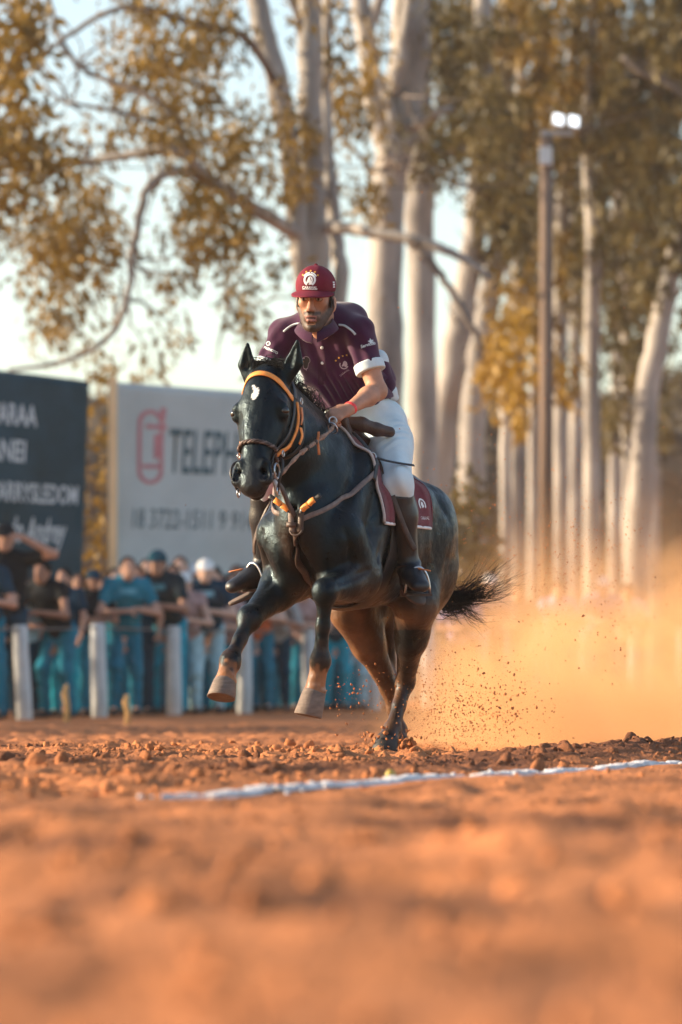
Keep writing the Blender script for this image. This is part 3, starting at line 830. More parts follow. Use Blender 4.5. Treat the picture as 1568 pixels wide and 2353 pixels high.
# a bush by the rump and a yellowish shrub beside the banner pole
def bush(u, v, Y, w, h, n, seed, m, label):
    c = at(u, v, Y); z0 = float(gbase(c.x, Y)); t = empty('bush', (c.x, Y, z0), 0, label, 'bush')
    rs = np.random.RandomState(seed); P = rs.randn(n, 3); P /= np.linalg.norm(P, axis=1)[:, None]; P = P * (rs.rand(n) ** .4)[:, None] * np.array((w, w, h / 2)) + np.array((0, 0, h / 2 + .1))
    d = rs.randn(n, 3); d /= np.linalg.norm(d, axis=1)[:, None]; ww = np.cross(d, rs.randn(n, 3)); ww /= np.linalg.norm(ww, axis=1)[:, None]; L = .16 * (.6 + .8 * rs.rand(n))[:, None]
    V = np.stack([P, P + d * L * .5 + ww * L * .25, P + d * L, P + d * L * .5 - ww * L * .25], 1).reshape(-1, 3)
    obj('foliage', mesh_np('foliage', V, np.arange(4 * n).reshape(n, 4)), m, t, smooth=False)
    mb = MB()
    for k in range(7):
        a = k * .9; mb.tube(spline([(0, 0, -.1), (math.cos(a) * w * .3, math.sin(a) * w * .3, h * .4), (math.cos(a) * w * .6, math.sin(a) * w * .6, h * .8)], 3), .018, 5)
    mb.build('stem', M_bark2, t)
bush(1075, 1250, 66, .55, 3.6, 1500, 4, M_leafB, 'dark olive bush behind the horse rump')
bush(222, 1100, 58, .50, 4.6, 420, 6, M_leafC, 'yellowish shrub between the two banners')
bush(335, 900, 60, .8, 4.75, 420, 8, M_leafA, 'golden shrub rising above the white banner')

# --- wooden lamp pole with two lit flood lamps
M_wood = mat('weathered_wood', (0.17, 0.125, 0.10), rough=0.9, spec=0.1, var=0.3, vs_=3, bump=0.4, bs=10, stretch=(1, 1, .15))
PY = 64.0
pb = at(1256, 1600, PY); gz = float(gbase(pb.x, PY)); top = at(1254, 300, PY).z
pole = empty('lamp_pole', (pb.x, PY, gz), 0, 'brown wooden pole carrying two lit flood lamps among the trees', 'lamp pole')
MB().tube([(0, 0, -.3), (0, 0, top * .5), (0, 0, top - gz)], [.115, .105, .092], 14).build('pole', M_wood, pole)
M_grey = mat('grey_metal', (.35, .36, .37), rough=.5, metal=.3, var=.1)
M_led = mat('lamp_glass', (.9, .95, 1.0), rough=.3, emit=((.93, .98, 1.0), 0.9), var=0)
zt = top - gz
MB().box((.16, -.08, zt - .05), (.5, .07, .07)).build('arm', M_grey, pole, False)
MB().box((-.02, -.16, zt - .40), (.19, .14, .26)).build('junction_box', mat('box_pale', (.62, .66, .68), rough=.6, var=.05), pole, False)
for k, (dx, dz) in enumerate(((.165, .125), (.395, .10))):
    rot = Euler((R(-32), R(8), R(14))).to_matrix() @ Matrix.Shear('XZ', 3, (.28, 0)).to_3x3() if False else Euler((R(-30), R(12), R(12))).to_matrix()
    lp = MB().box((dx, -.14, zt + dz), (.165, .07, .21), rot).build('lamp_head', M_grey, pole, False)
    MB().box(Vector((dx, -.14, zt + dz)) + rot @ Vector((0, -.040, 0)), (.145, .012, .19), rot).build('lamp_glass', M_led, lp, False)
# overhead wires
for k, (v0, v1) in enumerate(((352, 372), (398, 412))):
    P = [at(560 + (1254 - 560) * t, v0 + (v1 - v0) * t + 26 * (1 - (2 * t - 1) ** 2), 60 + 4 * t) for t in [i / 12 for i in range(13)]]
    P = [at(-260, v0 - 40, 56)] + P[0:]
    w = MB().tube(spline(P, 3), .010, 5).build('overhead_wire', mat('wire', (.10, .07, .06), rough=.6))
    tag(w, ('upper' if k == 0 else 'lower') + ' thin overhead wire running to the lamp pole', 'wire', 'overhead wires')

# --- banners
def banner(name, corners, Y, dYr, m, label, cat, wave, thick=.012):
    """corners in picture units: tl, tr, br, bl; dYr = how much farther the right edge stands"""
    nx, nz = 26, 22; V = []
    (a, b, c, d) = [Vector((p[0], p[1])) for p in corners]
    def P(s, t, off=0.0):
        q = a.lerp(b, s).lerp(d.lerp(c, s), t); Yq = Y + dYr * s
        w = at(q.x, q.y, Yq); w.y += wave * (math.sin(6 * s + 2.4 * t) * .6 + .4 * math.sin(15 * s + 4 * t)) * (t * .8 + .2) + off; return w
    for k in (0, 1):
        for i in range(nx + 1):
            for j in range(nz + 1): V.append(P(i / nx, j / nz, k * thick))
    idx = lambda k, i, j: (k * (nx + 1) + i) * (nz + 1) + j
    Fq = []
    for i in range(nx):
        for j in range(nz):
            Fq.append((idx(0, i, j), idx(0, i, j + 1), idx(0, i + 1, j + 1), idx(0, i + 1, j))); Fq.append((idx(1, i, j), idx(1, i + 1, j), idx(1, i + 1, j + 1), idx(1, i, j + 1)))
    for i in range(nx):
        for j in (0, nz): Fq.append((idx(0, i, j), idx(0, i + 1, j), idx(1, i + 1, j), idx(1, i, j)))
    for j in range(nz):
        for i in (0, nx): Fq.append((idx(0, i, j), idx(0, i, j + 1), idx(1, i, j + 1), idx(1, i, j)))
    root = empty(name, P(.5, 1.0), 0, label, cat)
    o = obj('cloth', mesh_py('cloth', V, Fq), m, root); o.matrix_parent_inverse = Matrix.Translation(-root.location)
    W = (b - a).length; H_ = (d - a).length
    def put(nm, shapes, mm, off=.008):
        bm = bmesh.new()
        for V2, F2 in shapes:
            vv = [bm.verts.new((x, y, 0)) for x, y in V2]
            for f in F2:
                try: bm.faces.new([vv[i] for i in f])
                except ValueError: pass
        for v in bm.verts:   # shapes are in picture units measured from the top left corner
            v.co = P(v.co.x / W, v.co.y / H_, -off)
        me = bpy.data.meshes.new(nm); bm.to_mesh(me); bm.free()
        q = obj(nm, me, mm, root); q.matrix_parent_inverse = Matrix.Translation(-root.location); return q
    return put
def line2(txt, x, y, size, w=None, shear=0.0, offset=.02, align='LEFT'):
    V2, F2 = text_mesh(txt, 1.0, shear, offset, align)
    xs = [p[0] for p in V2]; x0, x1 = min(xs), max(xs); sx = (w / (x1 - x0)) if w else size
    return [((x + (p[0] - x0) * sx, y - p[1] * size) for p in V2)], F2
def line_shape(txt, x, y, cap_h, w, shear=0.0, offset=.02):
    V2, F2 = text_mesh(txt, 1.0, shear, offset)
    xs = [p[0] for p in V2]; x0, x1 = min(xs), max(xs)
    return [(x + (p[0] - x0) * w / (x1 - x0), y - p[1] * cap_h / .70) for p in V2], F2

M_bdark = mat('banner_dark', (0.012, 0.036, 0.046), rough=0.75, spec=0.2, var=0.0, vs_=1.6, col2=(0.030, 0.070, 0.095))
M_bwhite = mat('banner_white', (0.45, 0.49, 0.49), rough=0.8, spec=0.15, var=0.10, vs_=1.5)
M_ink = mat('ink_white', (0.55, 0.58, 0.60), rough=0.8, var=0.05)
M_inkd = mat('ink_dark', (0.075, 0.125, 0.145), rough=0.8, var=0.1)
M_inkr = mat('ink_red', (0.48, 0.20, 0.22), rough=0.8, var=0.1)
put = banner('banner', [(-260, 820), (205, 876), (188, 1330), (-260, 1330)], 51.0, 1.5, M_bdark, 'dark banner with white lettering behind the spectators at far left', 'banner', .22)
put('lettering', [line_shape('AGUARAA', 188, 130, 52, 164, .0)], M_ink)       # ends near u = 90
put('lettering', [line_shape('VANEI', 216, 220, 52, 112, .05)], M_ink)
put('lettering', [line_shape('CARRYSLEDOM', 246, 318, 46, 206, .05)], M_ink)
put('lettering', [line_shape('Ricardo Andrey', 228, 418, 62, 200, .35)], M_ink)
put2 = banner('banner', [(270, 878), (660, 908), (652, 1330), (266, 1330)], 53.0, 1.0, M_bwhite, 'white banner with red emblem and dark lettering on a timber post', 'banner', .12)
def caps(x0, y0, x1, y1, r, wd):  # upright outlined capsule
    n = 12; V, F2 = [], []
    pts = [(x0 + (x1 - x0) / 2 + math.cos(R(180 + 180 * i / n)) * (x1 - x0) / 2, y0 + r + math.sin(R(180 + 180 * i / n)) * r) for i in range(n + 1)] + [(x0 + (x1 - x0) / 2 + math.cos(R(180 * i / n)) * (x1 - x0) / 2, y1 - r + math.sin(R(180 * i / n)) * r) for i in range(n + 1)]
    cx, cy2 = (x0 + x1) / 2, (y0 + y1) / 2
    for (x, y) in pts: V += [(x, y), (cx + (x - cx) * (1 - wd / ((x1 - x0) / 2)), cy2 + (y - cy2) * (1 - wd / ((y1 - y0) / 2)))]
    m = len(pts)
    for i in range(m): F2.append((2 * i, 2 * i + 1, 2 * ((i + 1) % m) + 1, 2 * ((i + 1) % m)))
    return V, F2
put2('emblem', [caps(48, 58, 108, 232, 30, 9), shape2([(66, 92), (118, 92), (112, 104), (66, 102)]), shape2([(60, 186), (98, 184), (98, 194), (60, 196)]), shape2([(86, 116), (104, 112), (102, 168), (86, 174)]), shape2([(100, 52), (114, 52), (110, 84), (100, 84)])], M_inkr)
put2('lettering', [line_shape('TELEPHONE', 122, 202, 104, 262, .12, .01)], M_inkd)
put2('lettering', [line_shape('18 3722-1511 9 9147', 38, 334, 46, 300, .10, .0)], M_inkd)
# timber posts that carry the banners
for (u, Y, vt, lab) in ((260, 53.0, 868, 'pale squared timber post between the two banners'),):
    p = at(u, 1600, Y); z0 = float(gbase(p.x, Y)); h = at(u, vt, Y).z - z0
    mb = MB(); mb.box((0, 0, h / 2 - .1), (.105, .10, h + .2)); o = mb.build('timber_post', mat('timber', (0.80, 0.56, 0.32), rough=.8, var=.2, vs_=4, stretch=(1, 1, .2)), None, False)
    o.location = (p.x, Y, z0); tag(o, lab, 'post')
# --- fence: whitewashed posts along the track
M_white = mat('whitewash', (0.52, 0.54, 0.55), rough=0.85, spec=0.15, var=0.14, vs_=5, bump=0.3, bs=16)
FP = [(56, 45.6, 1436, 2.6), (229, 47.3, 1432, 1.2), (400, 49.1, 1438, .4), (562, 51.0, 1440, -.3), (712, 53.0, 1442, .5), (858, 55.0, 1443, 0), (985, 57.0, 1443, .6), (1108, 59.0, 1443, -.4), (1230, 61.0, 1443, .3), (1346, 63.0, 1443, 0), (1460, 65.0, 1443, .8), (1568, 67.0, 1444, 0), (-130, 44.0, 1432, 0)]
names = ['leaning', 'second', 'third', 'fourth', 'fifth', 'sixth', 'seventh', 'eighth', 'ninth', 'tenth', 'eleventh', 'last', 'first']
FENCE = []
for (u, Y, vt, lean), nm in zip(FP, names):
    b = at(u, 1650, Y); z0 = float(gbase(b.x, Y)); h = at(u, vt, Y).z - z0
    mb = MB(); n = 12
    mb.tube([(0, 0, -.25), (.004, 0, h * .3), (-.004, 0, h * .7), (0, 0, h - .02), (0, 0, h)], [.092, .088, .085, .082, .065], n)
    o = mb.build('fence_post', M_white); o.location = (b.x, Y, z0); o.rotation_euler = (0, R(-lean), 0)
    lab = {'leaning': 'whitewashed fence post at far left, leaning, before the dark banner', 'first': 'whitewashed fence post outside the left edge of the picture', 'last': 'whitewashed fence post at the right edge, lost in dust'}.get(nm, f'whitewashed fence post, {nm} from the left along the track')
    tag(o, lab, 'post', 'white fence posts along the track'); FENCE.append(Vector((b.x, Y, z0 + h)))
FENCE = [FENCE[-1]] + FENCE[:-1]
tag(MB().tube([p + Vector((0, .02, -.05)) for p in FENCE], .011, 8).build('fence_rail', mat('rail_grey', (.16, .14, .13), rough=.6, var=.2)), 'thin grey rail along the tops of the white fence posts', 'rail')
# two short dry stakes in front of the fence
for (u, vt, vb, Y, lab) in ((152, 1572, 1652, 44.0, 'short dry yellow stake between the first two visible posts'), (291, 1596, 1668, 42.0, 'short dry yellow stake right of the second post')):
    b = at(u, vb, Y); z0 = float(gbase(b.x, Y)); h = at(u, vt, Y).z - z0
    mb = MB(); mb.tube([(0, 0, -.1), (.015, 0, h * .4), (-.01, 0, h * .75), (.012, 0, h)], [.034, .028, .036, .016], 8)
    o = mb.build('stake', mat('dry_stake', (.50, .30, .12), rough=.9, var=.3, vs_=9)); o.location = (b.x, Y, z0); tag(o, lab, 'stake')
# ------------------------------------------------------------------ spectators leaning on the fence
M_pskin = {}
def skin_mat(k):
    cols = [(.46, .25, .175), (.35, .18, .12), (.58, .36, .27), (.26, .13, .085)]
    return mat('spectator_skin_%d' % k, cols[k], rough=.6, spec=.3, var=.1, vs_=10)
def cloth_mat(c):
    return mat('cloth_%02d_%02d_%02d' % tuple(int(x * 99) for x in c), c, rough=.88, spec=.12, var=.2, vs_=9, bump=.15, bs=60)
TEAL, NAVY, BLK, JEAN, JEAN2, PALE, WHT = (.014, .17, .25), (.010, .040, .070), (.010, .013, .017), (.012, .15, .23), (.014, .28, .39), (.34, .52, .59), (.70, .70, .69)
GREY, RED, ORG, OLV, PINK = (.14, .15, .16), (.38, .05, .05), (.62, .16, .06), (.10, .10, .06), (.42, .28, .27)

def spectator(u, vhead, dY, label, shirt=BLK, pants=JEAN, skin=0, hair=(.012, .010, .010), cap=None, pose='lean', yaw=0.0, small=False, sleeve=.55, print_=None, h=.017):
    """u, vhead: where the crown of the head is seen; dY: metres behind the fence line"""
    us = [p[0] for p in sorted(FP)]; ys = [p[1] for p in sorted(FP)]
    Y = float(np.interp(u, us, ys)) + dY
    foot = at(u, 1600, Y); z0 = float(gbase(foot.x, Y)); H_ = at(u, vhead, Y).z - z0
    k = H_ / (1.74 if pose in ('stand', 'cross', 'back') else 1.62)             # leaning people stand lower
    t = empty('person', (foot.x, Y, z0), R(-90) + yaw, label, 'person', 'spectators leaning along the fence')
    S = lambda x, y, z: (x * k, y * k, z * k)
    if pose == 'lean':
        hip, ch, hd_ = (-.16, 0, .92), (.08, 0, 1.26), (.19, 0, 1.50); shz = 1.35; shx = .10
        els = [(.22, .30, 1.06), (.22, -.30, 1.06)]; hds = [(.42, .06, 1.09), (.42, -.08, 1.07)]
    elif pose == 'cross':
        hip, ch, hd_ = (-.02, 0, .95), (.0, 0, 1.30), (.05, 0, 1.61); shz = 1.43; shx = .01
        els = [(.10, .27, 1.14), (.10, -.27, 1.14)]; hds = [(.27, -.10, 1.17), (.27, .10, 1.14)]
    elif pose == 'up':                                     # one forearm raised to the brow
        hip, ch, hd_ = (-.06, 0, .95), (.02, 0, 1.30), (.08, 0, 1.60); shz = 1.43; shx = .03
        els = [(.22, .44, 1.47), (.12, -.27, 1.12)]; hds = [(.24, .16, 1.62), (.34, .02, 1.12)]
    else:
        hip, ch, hd_ = (-.02, 0, .95), (.0, 0, 1.30), (.03, 0, 1.61); shz = 1.43; shx = .0
        els = [(.02, .27, 1.15), (.02, -.27, 1.15)]; hds = [(.12, .27, .93), (.12, -.26, .93)]
    sh = [(shx, .185, shz), (shx, -.185, shz)]
    kn = [(.02, .11, .50), (.06, -.11, .50)] if pose != 'lean' else [(-.06, .12, .50), (.02, -.10, .50)]
    an = [(-.02, .12, .09), (-.02, -.12, .09)] if pose != 'lean' else [(-.14, .13, .09), (-.06, -.12, .09)]
    LAT = (0, 1, 0); sm = skin_mat(skin)
    F = Field(S(-.45, -.62, -.02), S(.62, .62, 1.86), h)
    c = lambda a, b, r, q, kk=.03, n1=None: F.cone(S(*a), S(*b), (tuple(x * k for x in r) if isinstance(r, tuple) else r * k), (tuple(x * k for x in q) if isinstance(q, tuple) else q * k), kk * k, n1)
    c(hip, ch, (.13, .09), (.14, .09), .04, LAT); c(ch, (shx, 0, shz), (.14, .09), (.13, .07), .04, LAT)
    c((shx, 0, shz), (hd_[0] - .02, 0, hd_[2] - .05), .058, .054, .03)
    e = lambda p, r, kk=.02, op='add': F.ell(S(*p), tuple(x * k for x in r), kk * k, op=op)
    e((hd_[0], 0, hd_[2] + .02), (.098, .078, .110)); e((hd_[0] + .03, 0, hd_[2] - .06), (.068, .060, .062)); e((hd_[0] + .10, 0, hd_[2] - .015), (.022, .016, .028), .015)
    for s in (-1, 1):
        e((hd_[0] - .01, s * .082, hd_[2]), (.022, .012, .034), .01); e((hd_[0] + .095, s * .032, hd_[2] + .015), (.014, .016, .010), .01, 'sub')
    for i in (0, 1):
        c(hip, kn[i], .08, .05); c(kn[i], an[i], .048, .035); c(an[i], (an[i][0] + .12, an[i][1], .04), .034, .03)
        c(sh[i], els[i], .050, .040); c(els[i], hds[i], .040, .028)
        d = vnorm(np.array(hds[i]) - np.array(els[i])); d = d * np.array((1, 1, .4)); d = vnorm(d)
        lat = vnorm(np.cross(d, (0, 0, 1)))
        c(hds[i], tuple(np.array(hds[i]) + d * .07), (.040, .020), (.042, .018), .02, tuple(lat))
        for f in range(4):
            b0 = np.array(hds[i]) + d * .07 + lat * (.033 - .022 * f); b1 = b0 + d * .045 + np.array((0, 0, -.022)); c(tuple(b0), tuple(b1), .011, .010, .004); c(tuple(b1), tuple(b1 + d * .02 + np.array((0, 0, -.03))), .010, .009, .004)
        s_ = 1 if i == 0 else -1
        b0 = np.array(hds[i]) + d * .02 - lat * s_ * .035 * -1; c(tuple(b0), tuple(b0 + d * .05 + lat * s_ * .03), .014, .011, .008)
    F.build('body', sm, t)
    # shirt
    F = Field(S(-.42, -.46, .80), S(.42, .46, 1.60), h)
    c((hip[0] + .01, 0, hip[2] - .02), ch, (.175, .125), (.185, .135), .05, LAT); c(ch, (shx, 0, shz - .01), (.185, .135), (.165, .09), .05, LAT)
    c((shx, 0, shz), (shx + .05, 0, shz + .06), .085, .068, .04)
    for i in (0, 1):
        end = tuple(np.array(sh[i]) + (np.array(els[i]) - np.array(sh[i])) * sleeve)
        c(sh[i], end, .074, .066, .05)
    F.warp(lambda x, y, z: .006 * np.sin(40 * z + 20 * np.abs(y)), .03)
    so = F.build('shirt', cloth_mat(shirt), t)
    if print_:
        zc = ch[2] + .02
        project_decal('shirt_print', [([(-.09 * k, -.03 * k), (.09 * k, -.03 * k), (.09 * k, .03 * k), (-.09 * k, .03 * k)], [(0, 1, 2, 3)])], bvh_of(so), Vector(S(.5, 0, zc)), Vector((0, 1, 0)), Vector((0, 0, 1)), Vector((-1, 0, 0)), cloth_mat(print_), so, .008, 2)
    # trousers
    F = Field(S(-.42, -.34, .02), S(.36, .34, 1.06), h)
    F.ell(S(hip[0], 0, hip[2]), (.135 * k, .178 * k, .125 * k), .04)
    for i in (0, 1):
        hp_ = (hip[0], .085 if i == 0 else -.085, hip[2] - .03)
        c(hp_, kn[i], .112, .078, .05); c(kn[i], (an[i][0], an[i][1], .08), .076, .064, .03)
    F.warp(lambda x, y, z: .006 * np.sin(38 * z + 24 * x), .03)
    F.build('trousers', cloth_mat(pants), t)
    for i in (0, 1):
        F = Field(S(an[i][0] - .16, an[i][1] - .12, -.03), S(an[i][0] + .32, an[i][1] + .12, .20), h * .8)
        c((an[i][0] - .03, an[i][1], .045), (an[i][0] + .17, an[i][1], .035), (.046, .045), (.044, .030), .02, LAT); c((an[i][0], an[i][1], .11), (an[i][0] + .02, an[i][1], .06), .046, .05); F.cut(S(0, 0, .003), (0, 0, -1))
        F.build('shoe', cloth_mat((.05, .04, .04)), t)
    # hair or cap
    F = Field(S(hd_[0] - .2, -.17, hd_[2] - .16), S(hd_[0] + .28, .17, hd_[2] + .22), h * .8)
    e((hd_[0] - .018, 0, hd_[2] + .035), (.102, .088, .108), 0)
    F.cut(S(hd_[0] + .035, 0, hd_[2] + .02), (1, 0, -.9)); F.cut(S(0, 0, hd_[2] - .05), (0, 0, -1))
    F.build('hair', cloth_mat(hair), t)
    if cap is not None:
        F = Field(S(hd_[0] - .2, -.2, hd_[2] - .06), S(hd_[0] + .30, .2, hd_[2] + .24), h * .8)
        e((hd_[0] - .005, 0, hd_[2] + .05), (.115, .097, .105), 0); F.cut(S(hd_[0], 0, hd_[2] + .035), (0, 0, -1))
        c((hd_[0] + .08, 0, hd_[2] + .05), (hd_[0] + .17, 0, hd_[2] + .035), (.078, .012), (.060, .010), .01, LAT)
        F.build('cap', cloth_mat(cap), t)
    return t

SP = [
    # u, v of crown, dY, label, options
    (14, 1236, .55, 'spectator in black cap at far left, one forearm raised', dict(shirt=BLK, pants=NAVY, cap=BLK, pose='up', skin=0)),
    (-40, 1250, .35, 'spectator at the very left edge in dark shirt, arms folded on the rail', dict(shirt=NAVY, pants=JEAN, pose='lean')),
    (120, 1292, .45, 'bareheaded spectator in black shirt turned left over the leaning post', dict(shirt=BLK, pants=JEAN, pose='lean', yaw=R(-28), skin=1, sleeve=.3)),
    (182, 1318, 1.35, 'spectator in dark shirt behind, between the first two visible posts', dict(shirt=TEAL, pants=JEAN, pose='cross', skin=1, h=.02)),
    (58, 1330, 1.2, 'spectator with pale sleeves behind the leaning post', dict(shirt=PALE, pants=NAVY, pose='cross', h=.02, sleeve=.9)),
    (288, 1284, .40, 'spectator in teal shirt bowing his head over the second post', dict(shirt=TEAL, pants=JEAN, pose='lean', yaw=R(12), skin=0, print_=(.10, .30, .38))),
    (338, 1286, 1.25, 'pale faced spectator behind, right of the bowed one', dict(shirt=PINK, pants=NAVY, pose='cross', skin=2, h=.02)),
    (376, 1272, .45, 'spectator in dark teal cap with arms along the rail', dict(shirt=(.016, .03, .04), pants=JEAN2, cap=(.012, .07, .10), pose='lean', yaw=R(-16), skin=1, print_=(.06, .20, .26))),
    (415, 1280, 1.35, 'spectator with brown hair behind the teal cap', dict(shirt=PINK, pants=JEAN, hair=(.07, .03, .02), pose='cross', skin=2, h=.02)),
    (425, 1322, .60, 'child in white cap at the third post', dict(shirt=PINK, pants=PALE, cap=WHT, pose='lean', skin=2, sleeve=.2)),
    (474, 1292, .45, 'spectator in white cap and black printed shirt', dict(shirt=NAVY, pants=PALE, cap=WHT, pose='lean', skin=2, print_=(.25, .45, .52))),
    (518, 1344, .70, 'fair child between the third and fourth posts', dict(shirt=PINK, pants=JEAN, pose='lean', hair=(.30, .17, .07), skin=2, h=.02)),
    (545, 1300, 1.3, 'brown haired spectator behind the fair child', dict(shirt=(.16, .06, .04), pants=JEAN, pose='cross', hair=(.06, .03, .02), skin=1, h=.02)),
    (445, 1312, 1.9, 'spectator in navy shirt in the back row behind the third post', dict(shirt=NAVY, pants=JEAN, pose='cross', skin=1, h=.022)),
    (505, 1318, 1.9, 'spectator in teal shirt in the back row behind the white cap', dict(shirt=TEAL, pants=NAVY, pose='cross', skin=0, h=.022)),
    (236, 1330, 1.8, 'spectator in navy shirt in the back row left of the second post', dict(shirt=NAVY, pants=JEAN, pose='cross', skin=1, h=.022)),
    (312, 1326, 1.9, 'spectator in black shirt in the back row between two front ones', dict(shirt=BLK, pants=JEAN, pose='cross', skin=1, h=.022)),
    (100, 1335, 1.9, 'spectator in teal shirt in the back row above the leaning post', dict(shirt=TEAL, pants=JEAN2, pose='cross', skin=2, h=.022)),
    (655, 1322, 1.9, 'spectator in teal shirt in the back row between the fore legs', dict(shirt=TEAL, pants=JEAN2, pose='cross', skin=0, h=.022)),
    (735, 1330, 1.9, 'spectator in navy shirt in the back row behind the far fore leg', dict(shirt=NAVY, pants=JEAN, pose='cross', skin=0, h=.022)),
    (590, 1310, .55, 'spectator in orange shirt behind the near fore leg', dict(shirt=ORG, pants=JEAN, pose='lean', skin=2, sleeve=.3)),
    (632, 1330, .50, 'spectator in pale shirt glimpsed between the fore legs', dict(shirt=(.34, .33, .32), pants=NAVY, pose='lean', skin=1, sleeve=.9)),
    (672, 1325, .95, 'spectator in navy shirt glimpsed between the fore legs', dict(shirt=NAVY, pants=TEAL, pose='cross', skin=1)),
    (700, 1340, .45, 'spectator in pinkish shirt just left of the far fore leg', dict(shirt=PINK, pants=JEAN, pose='lean', skin=2)),
    (770, 1330, .60, 'spectator in teal jeans right of the far fore leg', dict(shirt=NAVY, pants=JEAN2, pose='lean', skin=0)),
    (812, 1345, .45, 'spectator in pale trousers under the horse belly', dict(shirt=BLK, pants=PALE, pose='lean', skin=1)),
    (866, 1340, .60, 'spectator in faded jeans between the hind legs', dict(shirt=GREY, pants=PALE, pose='lean', skin=0)),
    (1060, 1350, .60, 'spectator in violet grey shirt in the dust behind the tail', dict(shirt=(.26, .24, .40), pants=NAVY, pose='lean', skin=1, h=.022)),
    (1125, 1325, .60, 'white capped spectator in the dust right of the tail', dict(shirt=PINK, pants=NAVY, cap=WHT, pose='lean', skin=2, h=.022)),
    (1190, 1345, .60, 'bareheaded spectator in the dust below the bright slim trunk', dict(shirt=GREY, pants=JEAN, pose='lean', skin=1, h=.022)),
    (1282, 1340, .60, 'spectator in lilac shirt in the dust right of the lamp pole', dict(shirt=(.38, .36, .58), pants=JEAN, pose='lean', skin=0, h=.022)),
    (1384, 1330, .60, 'spectator in white cap in the dust at the bright narrow trunk', dict(shirt=(.26, .24, .40), pants=JEAN, cap=WHT, pose='lean', skin=2, h=.022)),
    (1440, 1345, .60, 'spectator in pale shirt in the dust near the right edge', dict(shirt=WHT, pants=JEAN, pose='lean', skin=1, h=.022)),
]
for (u, v, dY, lab, kw) in SP: spectator(u, v, dY, lab, **kw)

BACK = [(-22, 1290, 1.2, NAVY, JEAN, 1, None, 'behind the raised forearm at the left edge'), (36, 1300, 1.7, TEAL, JEAN, 0, BLK, 'just right of the raised forearm'), (150, 1306, 1.1, NAVY, JEAN2, 0, None, 'left of the red car roof'), (212, 1312, 1.0, BLK, TEAL, 1, NAVY, 'right of the red car roof'),
        (262, 1306, 1.15, (.03, .10, .13), JEAN, 2, None, 'under the timber post'), (318, 1300, .95, NAVY, NAVY, 0, None, 'beside the bowed spectator'), (356, 1306, 1.6, PINK, TEAL, 2, None, 'left of the teal cap'), (398, 1298, .95, BLK, JEAN, 1, None, 'right of the teal cap'),
        (450, 1300, 1.0, TEAL, JEAN, 1, WHT, 'left of the printed shirt'), (496, 1302, 1.1, NAVY, JEAN2, 2, None, 'right of the printed shirt'), (532, 1316, .85, BLK, NAVY, 0, None, 'behind the fair child'), (566, 1306, 1.0, GREY, JEAN, 1, BLK, 'at the fourth post'),
        (612, 1316, 1.2, NAVY, TEAL, 1, None, 'right of the orange shirt'), (690, 1320, 1.3, BLK, JEAN, 2, None, 'left of the far fore leg'), (752, 1322, 1.2, TEAL, JEAN, 1, None, 'just right of the far fore leg'), (792, 1326, 1.3, NAVY, JEAN2, 0, None, 'under the girth'), (838, 1330, 1.1, GREY, JEAN, 1, None, 'before the far hind leg')]
CN = {BLK: 'black', NAVY: 'navy', TEAL: 'teal', PINK: 'pinkish', GREY: 'grey', (.03, .10, .13): 'dark blue green'}
for (u, v, dY, c1, c2, sk, cp, where) in BACK:
    spectator(u, v, dY, 'second row spectator in %s shirt%s, %s' % (CN[c1], ' and cap' if cp else '', where), shirt=c1, pants=c2, skin=sk, cap=cp, pose='cross' if (u // 2) % 3 else 'stand', yaw=R((u * 37) % 50 - 25), h=.024)

